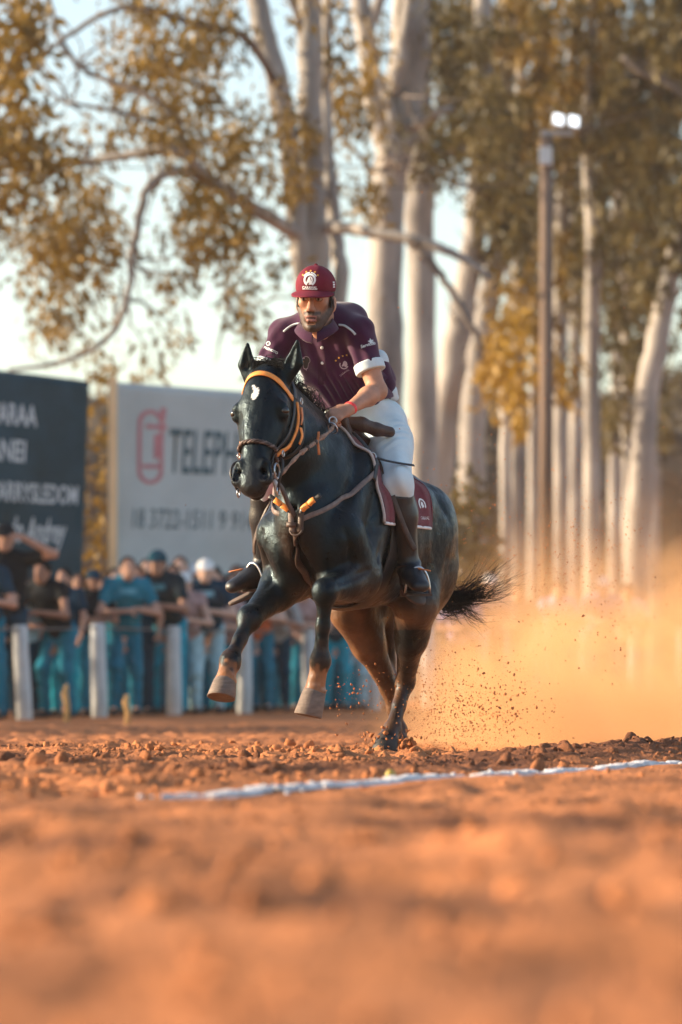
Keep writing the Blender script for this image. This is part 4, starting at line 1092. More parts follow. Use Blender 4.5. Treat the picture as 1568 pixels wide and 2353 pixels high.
# roof of a red car parked behind the spectators
def red_car():
    Y = 55.0; c = at(180, 1600, Y); z0 = float(gbase(c.x, Y))
    t = empty('car', (c.x, Y, z0), R(4), 'red car whose roof shows between spectators below the dark banner', 'car')
    M_red = mat('car_red', (.50, .045, .035), rough=.3, spec=.5, coat=.5, var=.05); M_gl = mat('car_glass', (.03, .05, .06), rough=.1, spec=.7, var=0); M_ty = mat('tyre', (.02, .02, .02), rough=.9, var=.1)
    def loft(secs, name, m, par):
        V, Fq = [], []; n = len(secs[0])
        for s in secs: V += [Vector(p) for p in s]
        for i in range(len(secs) - 1):
            for j in range(n): Fq.append((i * n + j, i * n + (j + 1) % n, (i + 1) * n + (j + 1) % n, (i + 1) * n + j))
        Fq.append(tuple(range(n - 1, -1, -1))); Fq.append(tuple((len(secs) - 1) * n + j for j in range(n)))
        return obj(name, mesh_py(name, V, Fq), m, par)
    def ringy(x, hw, zb, zt): return [(x, -hw, zb), (x, -hw * 1.02, (zb + zt) / 2), (x, -hw * .93, zt), (x, hw * .93, zt), (x, hw * 1.02, (zb + zt) / 2), (x, hw, zb)]
    loft([ringy(-.55, .70, .35, .62), ringy(-.50, .84, .25, .82), ringy(.3, .86, .22, .92), ringy(1.2, .86, .22, .95), ringy(2.2, .86, .22, .93), ringy(3.2, .84, .25, .88), ringy(3.35, .70, .38, .70)], 'body', M_red, t)
    loft([ringy(.35, .72, .93, .95), ringy(.95, .66, .93, 1.42), ringy(1.5, .66, .93, 1.47), ringy(2.2, .66, .93, 1.43), ringy(2.85, .70, .93, .95)], 'cabin', M_gl, t)
    loft([ringy(.93, .67, 1.41, 1.45), ringy(1.5, .67, 1.455, 1.50), ringy(2.2, .67, 1.415, 1.46)], 'roof', M_red, t)
    for x in (.25, 2.55):
        for s in (-1, 1):
            mb = MB(); mb.lathe((x, s * .78, .31), [(.20, -.09), (.30, -.09), (.31, 0), (.30, .09), (.20, .09)], 18, Matrix.Rotation(R(90), 3, 'X')); w = mb.build('wheel', M_ty, t)
            mb = MB(); mb.lathe((x, s * .80, .31), [(.05, -.08), (.19, -.06), (.19, .06), (.05, .08)], 14, Matrix.Rotation(R(90), 3, 'X')); mb.build('rim', M_grey, w)
    for s in (-1, 1): MB().box((-.54, s * .55, .66), (.06, .26, .12)).build('headlight', M_ink, t, False)
    t.location.x -= .9
red_car()
# ------------------------------------------------------------------ horse (own frame: x forward, y its left, z up)
HO = Vector((0.0765, 20.405, 0.012)); HRZ = R(-110.0)
HM = Matrix.Translation(HO) @ Matrix.Rotation(HRZ, 4, 'Z')

M_coat = mat('coat_black', attr=True, rough=0.44, spec=0.25, var=0.30, vs_=9.0, bump=0.14, bs=150.0, stint=(0.46, 0.78, 0.95), bump2=(.20, 24.0), sheen=0.02, rvar=(.27, .58, 16.0))
M_hair = mat('horse_hair', (0.0045, 0.0045, 0.005), rough=0.65, spec=0.2, var=0.4, vs_=60)
M_hoof = mat('hoof_horn', (0.165, 0.122, 0.098), rough=0.65, spec=0.3, var=0.30, vs_=14, bump=0.3, bs=60, stretch=(1, 1, 5))
M_eye = mat('horse_eye', (0.006, 0.004, 0.004), rough=0.06, spec=0.8, var=0.1)
M_wash = mat('eye_white', (0.55, 0.5, 0.48), rough=0.3)

horse = empty('horse', HO, HRZ, 'black horse galloping towards the viewer with a white star on its forehead', 'horse')

P0 = Vector((0.965, -0.10, 1.745)); P1 = Vector((1.195, -0.075, 1.22))
h_a = (P1 - P0).normalized(); h_e = Vector((0, 1, 0)); h_e = (h_e - h_a * h_e.dot(h_a)).normalized(); h_n = h_e.cross(h_a).normalized()
if h_n.x < 0: h_n = -h_n
HS = 0.915; HW = 1.20                                   # broad head
def hd(s, lat, n): return P0 + h_a * (s * HS) + h_e * (lat * HW) + h_n * n
HROW = [list(h_e), list(h_a), list(h_n)]

LEG = {
    'fr': dict(elbow=(.47, -.162, .83), knee=(.86, -.215, .640), fet=(1.035, -.245, .440), cor=(1.085, -.250, .345), sole=(1.115, -.252, .265)),
    'fl': dict(elbow=(.47, .165, .83), knee=(.845, .150, .760), fet=(.800, .108, .440), cor=(.800, .080, .300), sole=(.815, .060, .185)),
    'hl': dict(stifle=(-.33, .185, .73), hock=(-.62, .030, .350), fet=(-.46, .018, .115), cor=(-.405, .012, .070), sole=(-.375, .010, -.005)),
    'hr': dict(stifle=(-.38, -.165, .71), hock=(-.70, -.085, .330), fet=(-.755, -.055, .110), cor=(-.72, -.050, .07), sole=(-.69, -.048, -.005)),
}

def build_horse():
    F = Field((-1.02, -0.46, -0.02), (1.40, 0.44, 2.06), 0.0066)
    LAT = (0, 1, 0)
    # trunk
    st = [(-.80, 1.10, .13, .16), (-.66, 1.085, .235, .255), (-.47, 1.075, .285, .300), (-.22, 1.055, .272, .325), (.08, 1.070, .270, .352),
          (.33, 1.115, .232, .360), (.52, 1.11, .196, .322), (.66, 1.08, .152, .25)]
    for i in range(len(st) - 1):
        a, b = st[i], st[i + 1]
        F.cone((a[0], 0, a[1]), (b[0], 0, b[1]), (a[2], a[3]), (b[2], b[3]), 0.05, LAT)
    F.cone((.10, 0, 1.42), (.40, 0, 1.47), (.05, .05), (.06, .06), 0.12)                       # withers
    F.cone((-.62, 0, 1.30), (-.2, 0, 1.36), .05, .04, 0.10)                                      # loin ridge
    # neck
    nk = [((.36, 0, 1.20), (.185, .31)), ((.56, -.015, 1.335), (.148, .250)), ((.74, -.045, 1.455), (.118, .200)), ((.88, -.08, 1.585), (.100, .160)), ((.950, -.098, 1.69), (.084, .115))]
    for i in range(len(nk) - 1):
        F.cone(nk[i][0], nk[i + 1][0], nk[i][1], nk[i + 1][1], 0.05, LAT)
    F.cone((.60, -.02, 1.10), (.93, -.085, 1.50), .085, .055, 0.07)                             # windpipe
    F.cone((.50, -.02, 1.58), (.90, -.09, 1.745), .035, .03, 0.06)                               # crest
    # chest: two pectorals with a cleft between them
    for s in (-1, 1):
        F.ell((.655, s * .098, .985), (.135, .097, .165), 0.022)
        F.ell((.605, s * .095, .85), (.130, .080, .115), 0.025)
        F.cone((.36, s * .165, 1.34), (.650, s * .155, 1.03), (.058, .10), (.080, .10), 0.035, LAT)  # shoulder blade to point of shoulder
        F.cone((.30, s * .200, 1.15), (.47, s * .190, .88), (.078, .13), (.080, .10), 0.028, LAT)       # triceps
        F.cone((.635, s * .152, 1.05), (.50, s * .170, .85), .084, .088, 0.025)
        F.ell((-.50, s * .20, 1.10), (.24, .118, .20), 0.05)                                       # hip
        F.ell((-.60, s * .17, .93), (.20, .128, .22), 0.03)
        F.ell((-.28, s * .215, 1.22), (.07, .05, .07), 0.10)                                       # point of hip
        F.cone((-.80, s * .075, 1.12), (-.72, s * .13, .80), (.07, .09), (.07, .08), 0.05, LAT)     # buttock
    F.cone((.82, 0, 1.14), (.72, 0, .84), .022, .03, 0.04, op='sub')                            # cleft
    F.ell((.08, 0, .83), (.42, .18, .12), 0.08)                                                 # girth and belly
    # fore legs
    for key, s in (('fr', -1), ('fl', 1)):
        g = LEG[key]; el, kn, fe, co = (np.array(g[q]) for q in ('elbow', 'knee', 'fet', 'cor'))
        sh = np.array((.635, s * .152, 1.02))
        F.cone(sh, el, .102, .098, 0.06)
        mid = el + (kn - el) * 0.35
        F.cone(el, mid, .108, .086, 0.05); F.cone(mid, kn, .085, .049, 0.04)
        up = vnorm(kn - el); side = np.array((0, 1, 0))
        bulge = el + (kn - el) * 0.28 + vnorm(np.cross(up, side)) * (0.035 if True else 0)
        F.ell(bulge, (.085, .075, .080), 0.025)
        F.ell(kn, (.052, .053, .056), 0.035)
        F.ell(kn + np.array((.018, 0, -.005)), (.040, .044, .05), 0.035)
        cm = kn + (fe - kn) * 0.5
        F.cone(kn, cm, .041, .0285, 0.03); F.cone(cm, fe, .0285, .036, 0.03)
        bk = vnorm(np.cross(vnorm(fe - kn), side)); bk = bk if bk[0] < 0 else -bk
        F.cone(kn + bk * .018 + (fe - kn) * .1, fe + bk * .022, .020, .020, 0.015)                # flexor tendon
        F.ell(fe, (.044, .045, .050), 0.035); F.ell(fe + bk * .026, (.030, .032, .034), 0.03)
        F.cone(fe, co, .038, .046, 0.02); F.ell(co + (co - fe) * 0.02, (.052, .054, .032), 0.014)
        # chestnut (small callus) on the inner forearm
        F.ell(el + (kn - el) * .72 + np.array((-.02, -s * .045, -.02)), (.012, .008, .02), 0.006)
    # hind legs
    for key, s in (('hl', 1), ('hr', -1)):
        g = LEG[key]; stf, hk, fe, co = (np.array(g[q]) for q in ('stifle', 'hock', 'fet', 'cor'))
        hip = np.array((-.50, s * .15, 1.06)); but = np.array((-.70, s * .13, .86))
        F.cone(hip, stf, (.135, .20), (.10, .13), 0.07, LAT)
        F.cone(but, stf + (hk - stf) * .35, (.095, .13), (.07, .10), 0.06, LAT)
        F.cone(stf, stf + (hk - stf) * .45, (.098, .130), (.070, .098), 0.05, LAT)
        F.cone(stf + (hk - stf) * .45, hk, (.070, .098), (.042, .055), 0.04, LAT)
        ten = hk + np.array((-.055, 0, .045))
        F.cone(but + np.array((.02, -s * .03, -.12)), ten, .05, .019, 0.05)
        F.ell(hk, (.056, .046, .060), 0.02); F.cone(hk, ten, .036, .028, 0.02)
        F.cone(hk, hk + (fe - hk) * .5, .042, .032, 0.02); F.cone(hk + (fe - hk) * .5, fe, .032, .036, 0.02)
        F.cone(ten, fe + np.array((-.025, 0, .01)), .022, .022, 0.02)
        F.ell(fe, (.047, .045, .046), 0.02); F.cone(fe, co, .038, .048, 0.02); F.ell(co, (.056, .055, .032), 0.014)
    # head
    F.cone(hd(.03, 0, -.055), hd(.17, 0, -.02), (.085, .085), (.114, .092), 0.03, list(h_e))
    F.cone(hd(.17, 0, -.022), hd(.32, 0, -.03), (.116, .092), (.090, .088), 0.03, list(h_e))
    F.cone(hd(.30, 0, -.022), hd(.50, 0, -.015), (.084, .078), (.062, .060), 0.03, list(h_e))
    F.cone(hd(.10, 0, .045), hd(.50, 0, .022), (.070, .028), (.042, .024), 0.03, list(h_e))       # flat nasal bone
    for s in (-1, 1):
        F.ell(hd(.235, s * .058, -.105), (.048, .130, .105), 0.025, HROW)                          # cheek plate
        F.cone(hd(.25, s * .030, -.16), hd(.50, s * .022, -.055), .034, .030, 0.03)                # jaw bone
        F.cone(hd(.19, s * .086, .018), hd(.225, s * .094, .002), .030, .026, 0.02)                # brow over the eye
        F.cone(hd(.24, s * .085, -.028), hd(.42, s * .052, -.012), .016, .012, 0.018)              # facial crest
        F.groove([hd(.12, s * .085, .03), hd(.15, s * .092, .02), hd(.18, s * .098, .02)], .005, .014)
       
        # ear: flattened cone with a cup
        eb = hd(-.005, s * .066, -.045); et = eb + Vector((.035, (.075 if s > 0 else -.010), .165)); em = eb.lerp(et, .45) + Vector((-.006, s * .018, 0))
        F.cone(eb, em, (.038, .028), (.043, .024), 0.02, list(h_e)); F.cone(em, et, (.043, .024), (.010, .009), 0.008, list(h_e))
        F.cone(em.lerp(eb, .35) + h_n * .030 + Vector((.004, 0, 0)), et.lerp(em, .35) + h_n * .022, (.024, .018), (.012, .012), 0.006, list(h_e), op='sub')
    F.cone(hd(-.02, 0, -.03), hd(.05, 0, .01), .05, .045, 0.03)                                   # poll tuft
    F.ell(hd(.575, 0, -.016), (.074, .074, .066), 0.03, HROW)                                     # muzzle
    F.ell(hd(.618, 0, -.012), (.058, .040, .050), 0.02, HROW)                                     # upper lip
    F.ell(hd(.610, 0, -.062), (.042, .045, .032), 0.016, HROW)                                    # chin and lower lip
    F.cone(hd(.635, -.05, -.045), hd(.635, .05, -.045), .006, .006, 0.006, op='sub')              # mouth slit
    for s in (-1, 1):
        F.cone(hd(.515, s * .046, .020), hd(.588, s * .057, .012), .031, .031, 0.016)              # nostril rim
        F.cone(hd(.528, s * .060, .046), hd(.582, s * .057, .034), (.014, .018), (.019, .018), 0.008, list(h_e), op='sub')
        F.cone(hd(.555, s * .050, .045), hd(.545, s * .042, .0), .014, .010, 0.006, op='sub')
    # muscle furrows
    F.groove([(.42, .205, 1.44), (.55, .195, 1.29), (.70, .165, 1.14)], .024, .030, True)           # neck / shoulder
    F.groove([(.60, .24, 1.10), (.47, .27, 1.06), (.36, .29, 1.10)], .016, .022, True)              # shoulder / triceps
    F.groove([(.24, .30, 1.16), (.25, .30, .98), (.33, .27, .82)], .020, .026, True)                # behind the triceps
    F.groove([(.40, .29, 1.02), (.47, .27, .92), (.52, .25, .85)], .012, .015, True)
    F.groove([(.74, .20, 1.06), (.68, .20, .95), (.64, .20, .88)], .018, .022, True)                # chest / arm
    F.groove([(.80, 0, 1.18), (.82, 0, 1.02), (.74, 0, .84), (.62, 0, .76)], .022, .026)             # breast cleft
    F.groove([(.74, .07, .93), (.70, .13, .90), (.64, .17, .86)], .008, .018, True)
    F.groove([(-.17, .30, 1.12), (-.20, .30, .95), (-.24, .28, .80)], .016, .036, True)             # flank
    F.groove([(-.36, .28, 1.27), (-.46, .29, 1.10), (-.44, .28, .92)], .014, .022, True)
    F.groove([(-.62, .26, 1.22), (-.60, .27, 1.02), (-.55, .24, .80)], .020, .020, True)            # thigh / hamstring
    F.groove([(-.73, .20, 1.16), (-.72, .20, .98), (-.66, .19, .80)], .014, .016, True)
    F.groove([(-.10, .22, 1.36), (-.35, .20, 1.35), (-.6, .12, 1.32)], .006, .030, True)
    for k_, s_ in (('fl', 1), ('fr', -1)):
        e_, n_ = np.array(LEG[k_]['elbow']), np.array(LEG[k_]['knee'])
        F.groove([e_ + (n_ - e_) * .15 + (.02, s_ * .10, .05), e_ + (n_ - e_) * .55 + (.01, s_ * .07, .035), n_ + (.0, s_ * .045, .03)], .014, .014)
        F.groove([e_ + (n_ - e_) * .25 + (.03, -s_ * .03, .10), e_ + (n_ - e_) * .7 + (.02, -s_ * .01, .06)], .006, .014)
    for s_ in (-1, 1):
        F.groove([hd(.30, s_ * .10, -.03), hd(.40, s_ * .075, -.045), hd(.50, s_ * .06, -.05)], .007, .016)
        F.groove([hd(.22, s_ * .13, -.06), hd(.30, s_ * .115, -.085), hd(.36, s_ * .09, -.10)], .006, .018)
        F.groove([hd(.25, s_ * .055, .05), hd(.42, s_ * .042, .04)], .004, .010)
        F.groove([hd(.54, s_ * .075, -.05), hd(.58, s_ * .07, -.052), hd(.63, s_ * .04, -.05)], .006, .007)
    # thin skin folds behind the elbow, muscle lines
    def detail(x, y, z):
        a = 0.0022 * np.sin(60 * z + 25 * x + 9 * np.sin(20 * y)) * np.exp(-((x - .30) / .12) ** 2 - ((z - .82) / .10) ** 2)
        b = 0.0015 * np.sin(26 * (x + .6 * z)) * np.exp(-((x + .55) / .16) ** 2 - ((z - .98) / .2) ** 2)
        c = 0.0022 * np.sin(34 * (z + .5 * x)) * np.exp(-((x - .05) / .25) ** 2 - ((z - 1.0) / .2) ** 2)
        return a + b + c
    F.warp(detail)

    def colour(V):
        n = vnoise(V, 14, 3); n2 = vnoise(V, 45, 4); n3 = vnoise(V, 5, 9)
        base = np.array((0.0030, 0.0042, 0.0056)); brown = np.array((0.030, 0.016, 0.010)); dust = np.array((0.26, 0.125, 0.060))
        c = np.tile(base, (len(V), 1))
        w = np.clip((n3 - .45) * 2.2, 0, .8) * fold(1.15 - V[:, 2], .10)
        c = c * (1 - w[:, None]) + brown * w[:, None]
        # dried mud thrown up on the belly and the inside of the hind legs
        mud = fold(.78 - V[:, 2], .05) * fold(.02 - V[:, 0], .06) * fold(-.02 - V[:, 1], .04) * (0.35 + .65 * n) * .85
        mud = np.maximum(mud, .5 * fold(.735 - V[:, 2], .02) * fold(.3 - V[:, 0], .06) * (V[:, 2] > .6) * n)
        mud = np.maximum(mud, .30 * fold(.45 - V[:, 2], .08) * (V[:, 0] < -.2) * n)
        mud = np.maximum(mud, .16 * fold(.62 - V[:, 2], .05) * (V[:, 0] > .6) * np.clip(n2 * 1.6 - .5, 0, 1))
        mud = np.maximum(mud, .55 * fold(.80 - V[:, 2], .04) * fold(-.10 - V[:, 0], .05) * fold(V[:, 0] + .75, .05) * fold(.05 - V[:, 1], .03) * n)
        c = c * (1 - mud[:, None]) + dust * mud[:, None]
        # pale pasterns of the fore legs
        for k in ('fr', 'fl'):
            fe, co = np.array(LEG[k]['fet']), np.array(LEG[k]['cor'])
            ax = vnorm(co - fe); t = (V - fe) @ ax
            near = np.linalg.norm(V - (fe + co) / 2, axis=1) < .16
            w = fold(t - .030 - .07 * (n2 - .5) - .05 * (n - .5), .005) * near
            pal = np.array((0.27, 0.115, 0.048))[None, :] * (0.35 + 1.0 * n[:, None]) + np.array((.25, .22, .18)) * np.clip(n2 - .55, 0, 1)[:, None]
            c = c * (1 - w[:, None]) + pal * w[:, None]
        # star
        H = V - np.array(P0); s_ = H @ np.array(h_a) / HS; l_ = H @ np.array(h_e); nn = H @ np.array(h_n)
        star = (np.abs(l_ + .004 + .10 * (s_ - .145)) < (.0085 + .008 * np.sin((s_ - .112) * 46).clip(0)) + .006 * (n2 - .5)) & (s_ > .112) & (s_ < .175 + .008 * n2) & (nn > 0)
        spike = (np.abs(l_ + .018 - .3 * (s_ - .10)) < .006) & (s_ > .092) & (s_ < .12) & (nn > 0)
        c[star | spike] = (0.75, 0.74, 0.72)
        # greyish muzzle
        w = fold(s_ - .57, .03) * (nn > -.12) * (s_ < .75) * (V[:, 0] > .9) * .5 * (V[:, 2] > 1.1)
        c = c * (1 - w[:, None]) + np.array((.035, .028, .027)) * w[:, None]
        ins = (nn > .02) & (s_ > .53) & (s_ < .60) & (np.abs(l_) > .044) & (np.abs(l_) < .068) & (V[:, 2] > 1.1)
        return c
    return F.build('body', M_coat, horse, colour, smooth=1)

horse_body = build_horse()
HB = bvh_of(horse_body)

for s in (-1, 1):
    dr = (h_e * s * .80 + h_n * .60).normalized()
    sf = HB.ray_cast(hd(.212, s * .085, .0) + dr * .25, -dr)[0]
    mb = MB(); mb.lathe(sf - dr * .0165, [(.001, -.0235), (.012, -.020), (.0205, -.010), (.0235, 0), (.0205, .010), (.012, .020), (.001, .0235)], 16)
    ey = mb.build('eye', M_eye, horse)
    e1 = (h_a - dr * h_a.dot(dr)).normalized(); e2 = dr.cross(e1)
    for (k0, k1, rr_) in ((-1, -1.0, .0058), (1, .72, .0042)):        # upper and lower lid
        P = [sf - dr * (.004 + .010 * abs(t) ** 2) + e2 * t * .0235 + e1 * k1 * .0150 * math.cos(t * math.pi / 2) for t in [i / 6 - 1 for i in range(13)]]
        MB().tube(P, [rr_ * (1 - .5 * abs(i / 6 - 1)) for i in range(13)], 7).build('eyelid', M_hair, ey)

M_hoof_dark = mat('hoof_dark', (0.035, 0.030, 0.028), rough=0.6, spec=0.3, var=0.3, vs_=14)
def hoof(g, dark=False):
    co, so = Vector(g['cor']), Vector(g['sole'])
    ax = (so - co).normalized(); fw = Vector((1, 0, 0)); fw = (fw - ax * fw.dot(ax)).normalized(); la = ax.cross(fw)
    L_ = (so - co).length
    V, Fc, n = [], [], 20
    prof = [(-.012, .046), (.0, .053), (.012, .0555), (L_ * .5, .0600), (L_ * .97, .0660), (L_, .0640), (L_ - .008, .045)]
    for t, r in prof:
        for j in range(n):
            a = 2 * math.pi * j / n
            x = math.cos(a); rr = r * (1.06 if x > 0 else 0.90)
            wob = 1 + .012 * math.sin(t * 420 + .8 * math.sin(3 * a))
            V.append(co + ax * t + fw * (rr * x * wob + t * .16) + la * r * math.sin(a) * wob)
    for i in range(len(prof) - 1):
        for j in range(n): Fc.append((i * n + j, i * n + (j + 1) % n, (i + 1) * n + (j + 1) % n, (i + 1) * n + j))
    Fc.append(tuple((len(prof) - 1) * n + j for j in range(n)))
    return obj('hoof', mesh_py('hoof', V, Fc), M_hoof_dark if dark else M_hoof, horse)
for k in LEG: hoof(LEG[k], k[0] == 'h')

# hair: tail, mane, forelock as tapered strands
def strands(name, paths, r0, parent, n=3):
    mb = MB()
    for P, rr in paths:
        q = spline(P, 4); m = len(q)
        mb.tube(q, [rr * r0 * (1 - (i / (m - 1)) ** 1.6 * .9) for i in range(m)], n, cap=False)
    return mb.build(name, M_hair, parent)

rng = random.Random(5)
tp = []
lobes = [((-1.07, .36, .86), 1.0), ((-1.07, .30, .80), .9), ((-1.06, .25, .73), .8), ((-1.03, .16, .68), .7), ((-1.09, .26, .93), .6), ((-1.03, .10, .72), .8)]
for i in range(300):
    j = lambda a: rng.gauss(0, a)
    tip, _ = lobes[rng.choices(range(len(lobes)), [6, 6, 4, 2.2, 1.6, 1.6])[0]]
    a = (-.80 + j(.006), j(.022), 1.20 + j(.015)); b = (-.93 + j(.018), .01 + j(.022), 1.04 + j(.03))
    c = (-.985 + j(.02), .035 + j(.03), .86 + j(.03)); d = (-1.01 + j(.02), .10 + j(.025), .765 + j(.03))
    k = rng.uniform(.70, 1.12) if rng.random() < .8 else rng.uniform(1.1, 1.4)
    e = tuple(d[q] + (tip[q] - d[q]) * .55 * k + j(.020) + (0, 0, -.022)[q] for q in range(3))
    f = tuple(d[q] + (tip[q] - d[q]) * k + j(.034) for q in range(3))
    tp.append(((a, b, c, d, e, f), rng.uniform(.5, 1.25)))
for i in range(16):
    j = lambda a: rng.gauss(0, a)
    c = Vector((-1.01 + j(.02), .07 + j(.03), .75 + j(.04))); ang = rng.uniform(-.6, 2.4); r_ = rng.uniform(.06, .16)
    tp.append((((-.985, .035, .86), c, c + Vector((j(.02), r_ * .7, -r_ * .3)), c + Vector((j(.02), r_ * (1.1 + .3 * math.cos(ang)), r_ * math.sin(ang)))), .55))
for i in range(70):
    j = lambda a: rng.gauss(0, a)
    v_ = rng.choice(((-1.10, .47, .88), (-1.10, .44, .80), (-1.09, .40, .95), (-1.08, .30, .64)))
    tp.append((((-.985 + j(.01), .035 + j(.02), .86 + j(.02)), (-1.02, .13 + j(.02), .775 + j(.02)), tuple((Vector((-1.02, .13, .77)).lerp(Vector(v_), .55) + Vector((j(.02), j(.02), -.025 + j(.02))))[:]), tuple((Vector(v_) + Vector((j(.02), j(.03), j(.03))))[:])), rng.uniform(.6, 1.0)))
strands('tail', tp, .0030, horse)
mp_ = []
for i in range(420):
    t = rng.random(); j = lambda a: rng.gauss(0, a)
    base = Vector((.42, -.01, 1.545)).lerp(Vector((.90, -.09, 1.770)), t) + Vector((j(.012), j(.012), .012 + j(.006)))
    ln = rng.uniform(.03, .075) * (1.0 if t < .8 else .7); sd = 1 if rng.random() < .55 else -1
    mp_.append(((base - Vector((0, 0, .02)), base + Vector((-.02, sd * .012, .03)), base + Vector((-ln * .7, sd * ln * rng.uniform(.2, .6), .03 + j(.02))), base + Vector((-ln * 1.2, sd * ln * rng.uniform(.4, .9), -.01 + j(.03)))), rng.uniform(.6, 1.1)))
strands('mane', mp_, .0030, horse)
fl_ = []
for i in range(260):
    j = lambda a: rng.gauss(0, a)
    base = hd(-.05 + j(.01), j(.028), -.02 + j(.01)); sd = rng.choice((-1, 1))
    fl_.append(((base, base + Vector((.0, sd * .006, .022 + j(.006))), base + Vector((.012 + j(.01), sd * (.018 + abs(j(.02))), .022 + j(.008))), base + Vector((.028 + j(.01), sd * (.034 + abs(j(.025))), .004 + j(.012)))), rng.uniform(.6, 1.2)))
strands('forelock', fl_, .0026, horse)
# ------------------------------------------------------------------ saddle, bridle, reins, breast collar (in the horse's frame)
M_leather = mat('leather_dark_brown', (0.055, 0.030, 0.022), rough=0.5, spec=0.45, var=0.3, vs_=30, bump=0.15, bs=120)
M_strap = mat('leather_grey_brown', (0.16, 0.115, 0.10), rough=0.55, spec=0.4, var=0.3, vs_=40, bump=0.15, bs=150)
M_black = mat('leather_black', (0.018, 0.016, 0.017), rough=0.45, spec=0.5, var=0.3, vs_=40)
M_orange = mat('leather_orange', (0.95, 0.33, 0.07), rough=0.5, spec=0.35, var=0.15, vs_=50)
M_tan = mat('leather_tan', (0.62, 0.22, 0.08), rough=0.5, spec=0.35, var=0.25, vs_=50)
M_steel = mat('steel', (0.55, 0.55, 0.56), rough=0.28, spec=0.5, metal=0.9, var=0.1)
M_rope = mat('rein_rope', (0.34, 0.22, 0.16), rough=0.75, spec=0.2, var=0.4, vs_=90, bump=0.4, bs=260)
M_pad = mat('pad_maroon', (0.15, 0.022, 0.035), rough=0.85, spec=0.15, var=0.25, vs_=60, bump=0.2, bs=300, sheen=0.2)
M_edge = mat('pad_edge', (0.50, 0.44, 0.41), rough=0.8, spec=0.2, var=0.15, vs_=60)
M_white_t = mat('white_trim', (0.78, 0.78, 0.78), rough=0.8, spec=0.2, var=0.08, vs_=60)

def ribbon(name, pts, width, thick, mat_, parent, bvh=None, lift=0.003, n=6, nrm=None, taper=None, twist=0.0):
    """flat strap; it hugs bvh when one is given"""
    q = spline(pts, n); m = len(q); V, Fc = [], []
    P, Nn = [], []
    for p in q:
        if bvh is not None:
            loc, no, _, _ = bvh.find_nearest(p)
            P.append(loc + no * (lift + thick / 2)); Nn.append(no)
        else:
            P.append(p); Nn.append(Vector(nrm or (1, 0, 0)))
    for _ in range(2):
        Nn = [(Nn[max(i - 1, 0)] + Nn[i] * 2 + Nn[min(i + 1, m - 1)]).normalized() for i in range(m)]
        if bvh is not None: P = [P[0]] + [(P[i - 1] + P[i] * 2 + P[i + 1]) / 4 for i in range(1, m - 1)] + [P[-1]]
    for i in range(m):
        t = (P[min(i + 1, m - 1)] - P[max(i - 1, 0)]).normalized(); no = Nn[i] - t * Nn[i].dot(t)
        no = no.normalized() if no.length > 1e-4 else t.orthogonal().normalized()
        w = t.cross(no); k = 1.0 if taper is None else taper[0] + (taper[1] - taper[0]) * i / (m - 1)
        a, b = w * width * k / 2, no * thick / 2
        V += [P[i] - a * .97 - b, P[i] + a * .97 - b, P[i] + a + b * .3, P[i] + a * .86 + b, P[i] - a * .86 + b, P[i] - a + b * .3]
    for i in range(m - 1):
        for j in range(6): Fc.append((i * 6 + j, i * 6 + (j + 1) % 6, (i + 1) * 6 + (j + 1) % 6, (i + 1) * 6 + j))
    Fc.append((5, 4, 3, 2, 1, 0)); Fc.append(tuple((m - 1) * 6 + j for j in range(6)))
    return obj(name, mesh_py(name, V, Fc), mat_, parent)

# --- saddle cloth
def section(f, ang, lift):
    c = Vector((f, 0, 1.13)); d = Vector((0, math.sin(ang), math.cos(ang)))
    hit = HB.ray_cast(c + d * 0.7, -d)
    p = hit[0] if hit[0] is not None else c + d * .3
    return p + d * lift
def cloth_grid(name, f0, f1, a0, a1, lift, mat_, parent, nf=16, na=40, thick=0.012, shape=None):
    V, Fc = [], []
    for k in (0, 1):
        for i in range(nf + 1):
            for j in range(na + 1):
                ang = R(a0 + (a1 - a0) * j / na); f = f0 + (f1 - f0) * i / nf
                if shape: f, ang = shape(i / nf, j / na, f, ang)
                p = section(f, ang, lift + (thick if k else 0) + .002 * math.sin(9 * i / nf * math.pi + j))
                V.append(p)
    def id_(k, i, j): return (k * (nf + 1) + i) * (na + 1) + j
    for i in range(nf):
        for j in range(na):
            Fc.append((id_(1, i, j), id_(1, i, j + 1), id_(1, i + 1, j + 1), id_(1, i + 1, j)))
            Fc.append((id_(0, i, j), id_(0, i + 1, j), id_(0, i + 1, j + 1), id_(0, i, j + 1)))
    for i in range(nf):
        for j in (0, na): Fc.append((id_(0, i, j), id_(0, i + 1, j), id_(1, i + 1, j), id_(1, i, j)) if j else (id_(0, i + 1, j), id_(0, i, j), id_(1, i, j), id_(1, i + 1, j)))
    for j in range(na):
        for i in (0, nf): Fc.append((id_(0, i, j), id_(0, i, j + 1), id_(1, i, j + 1), id_(1, i, j)))
    return obj(name, mesh_py(name, V, Fc), mat_, parent)

pad = empty('saddle_cloth', HO, HRZ, 'maroon saddle cloth with pale edging under the saddle', 'saddle cloth')
cloth_grid('cloth', -.23, .385, -98, 98, .004, M_pad, pad)
edge_pts = [section(.392, R(a), .012) for a in range(-98, 99, 7)]
MB().tube(spline(edge_pts, 2), .0075, 8).build('front_edging', M_edge, pad)
for sg in (-1, 1):
    pts = [section(-.23 + .615 * i / 10, R(sg * 98.5), .012) for i in range(11)]
    MB().tube(spline(pts, 2), .008, 6).build('lower_edging', M_white_t, pad)
pts = [section(-.236, R(a), .012) for a in range(-98, 99, 7)]
MB().tube(spline(pts, 2), .006, 6).build('rear_edging', M_pad, pad)
PB = bvh_of(pad.children[0])
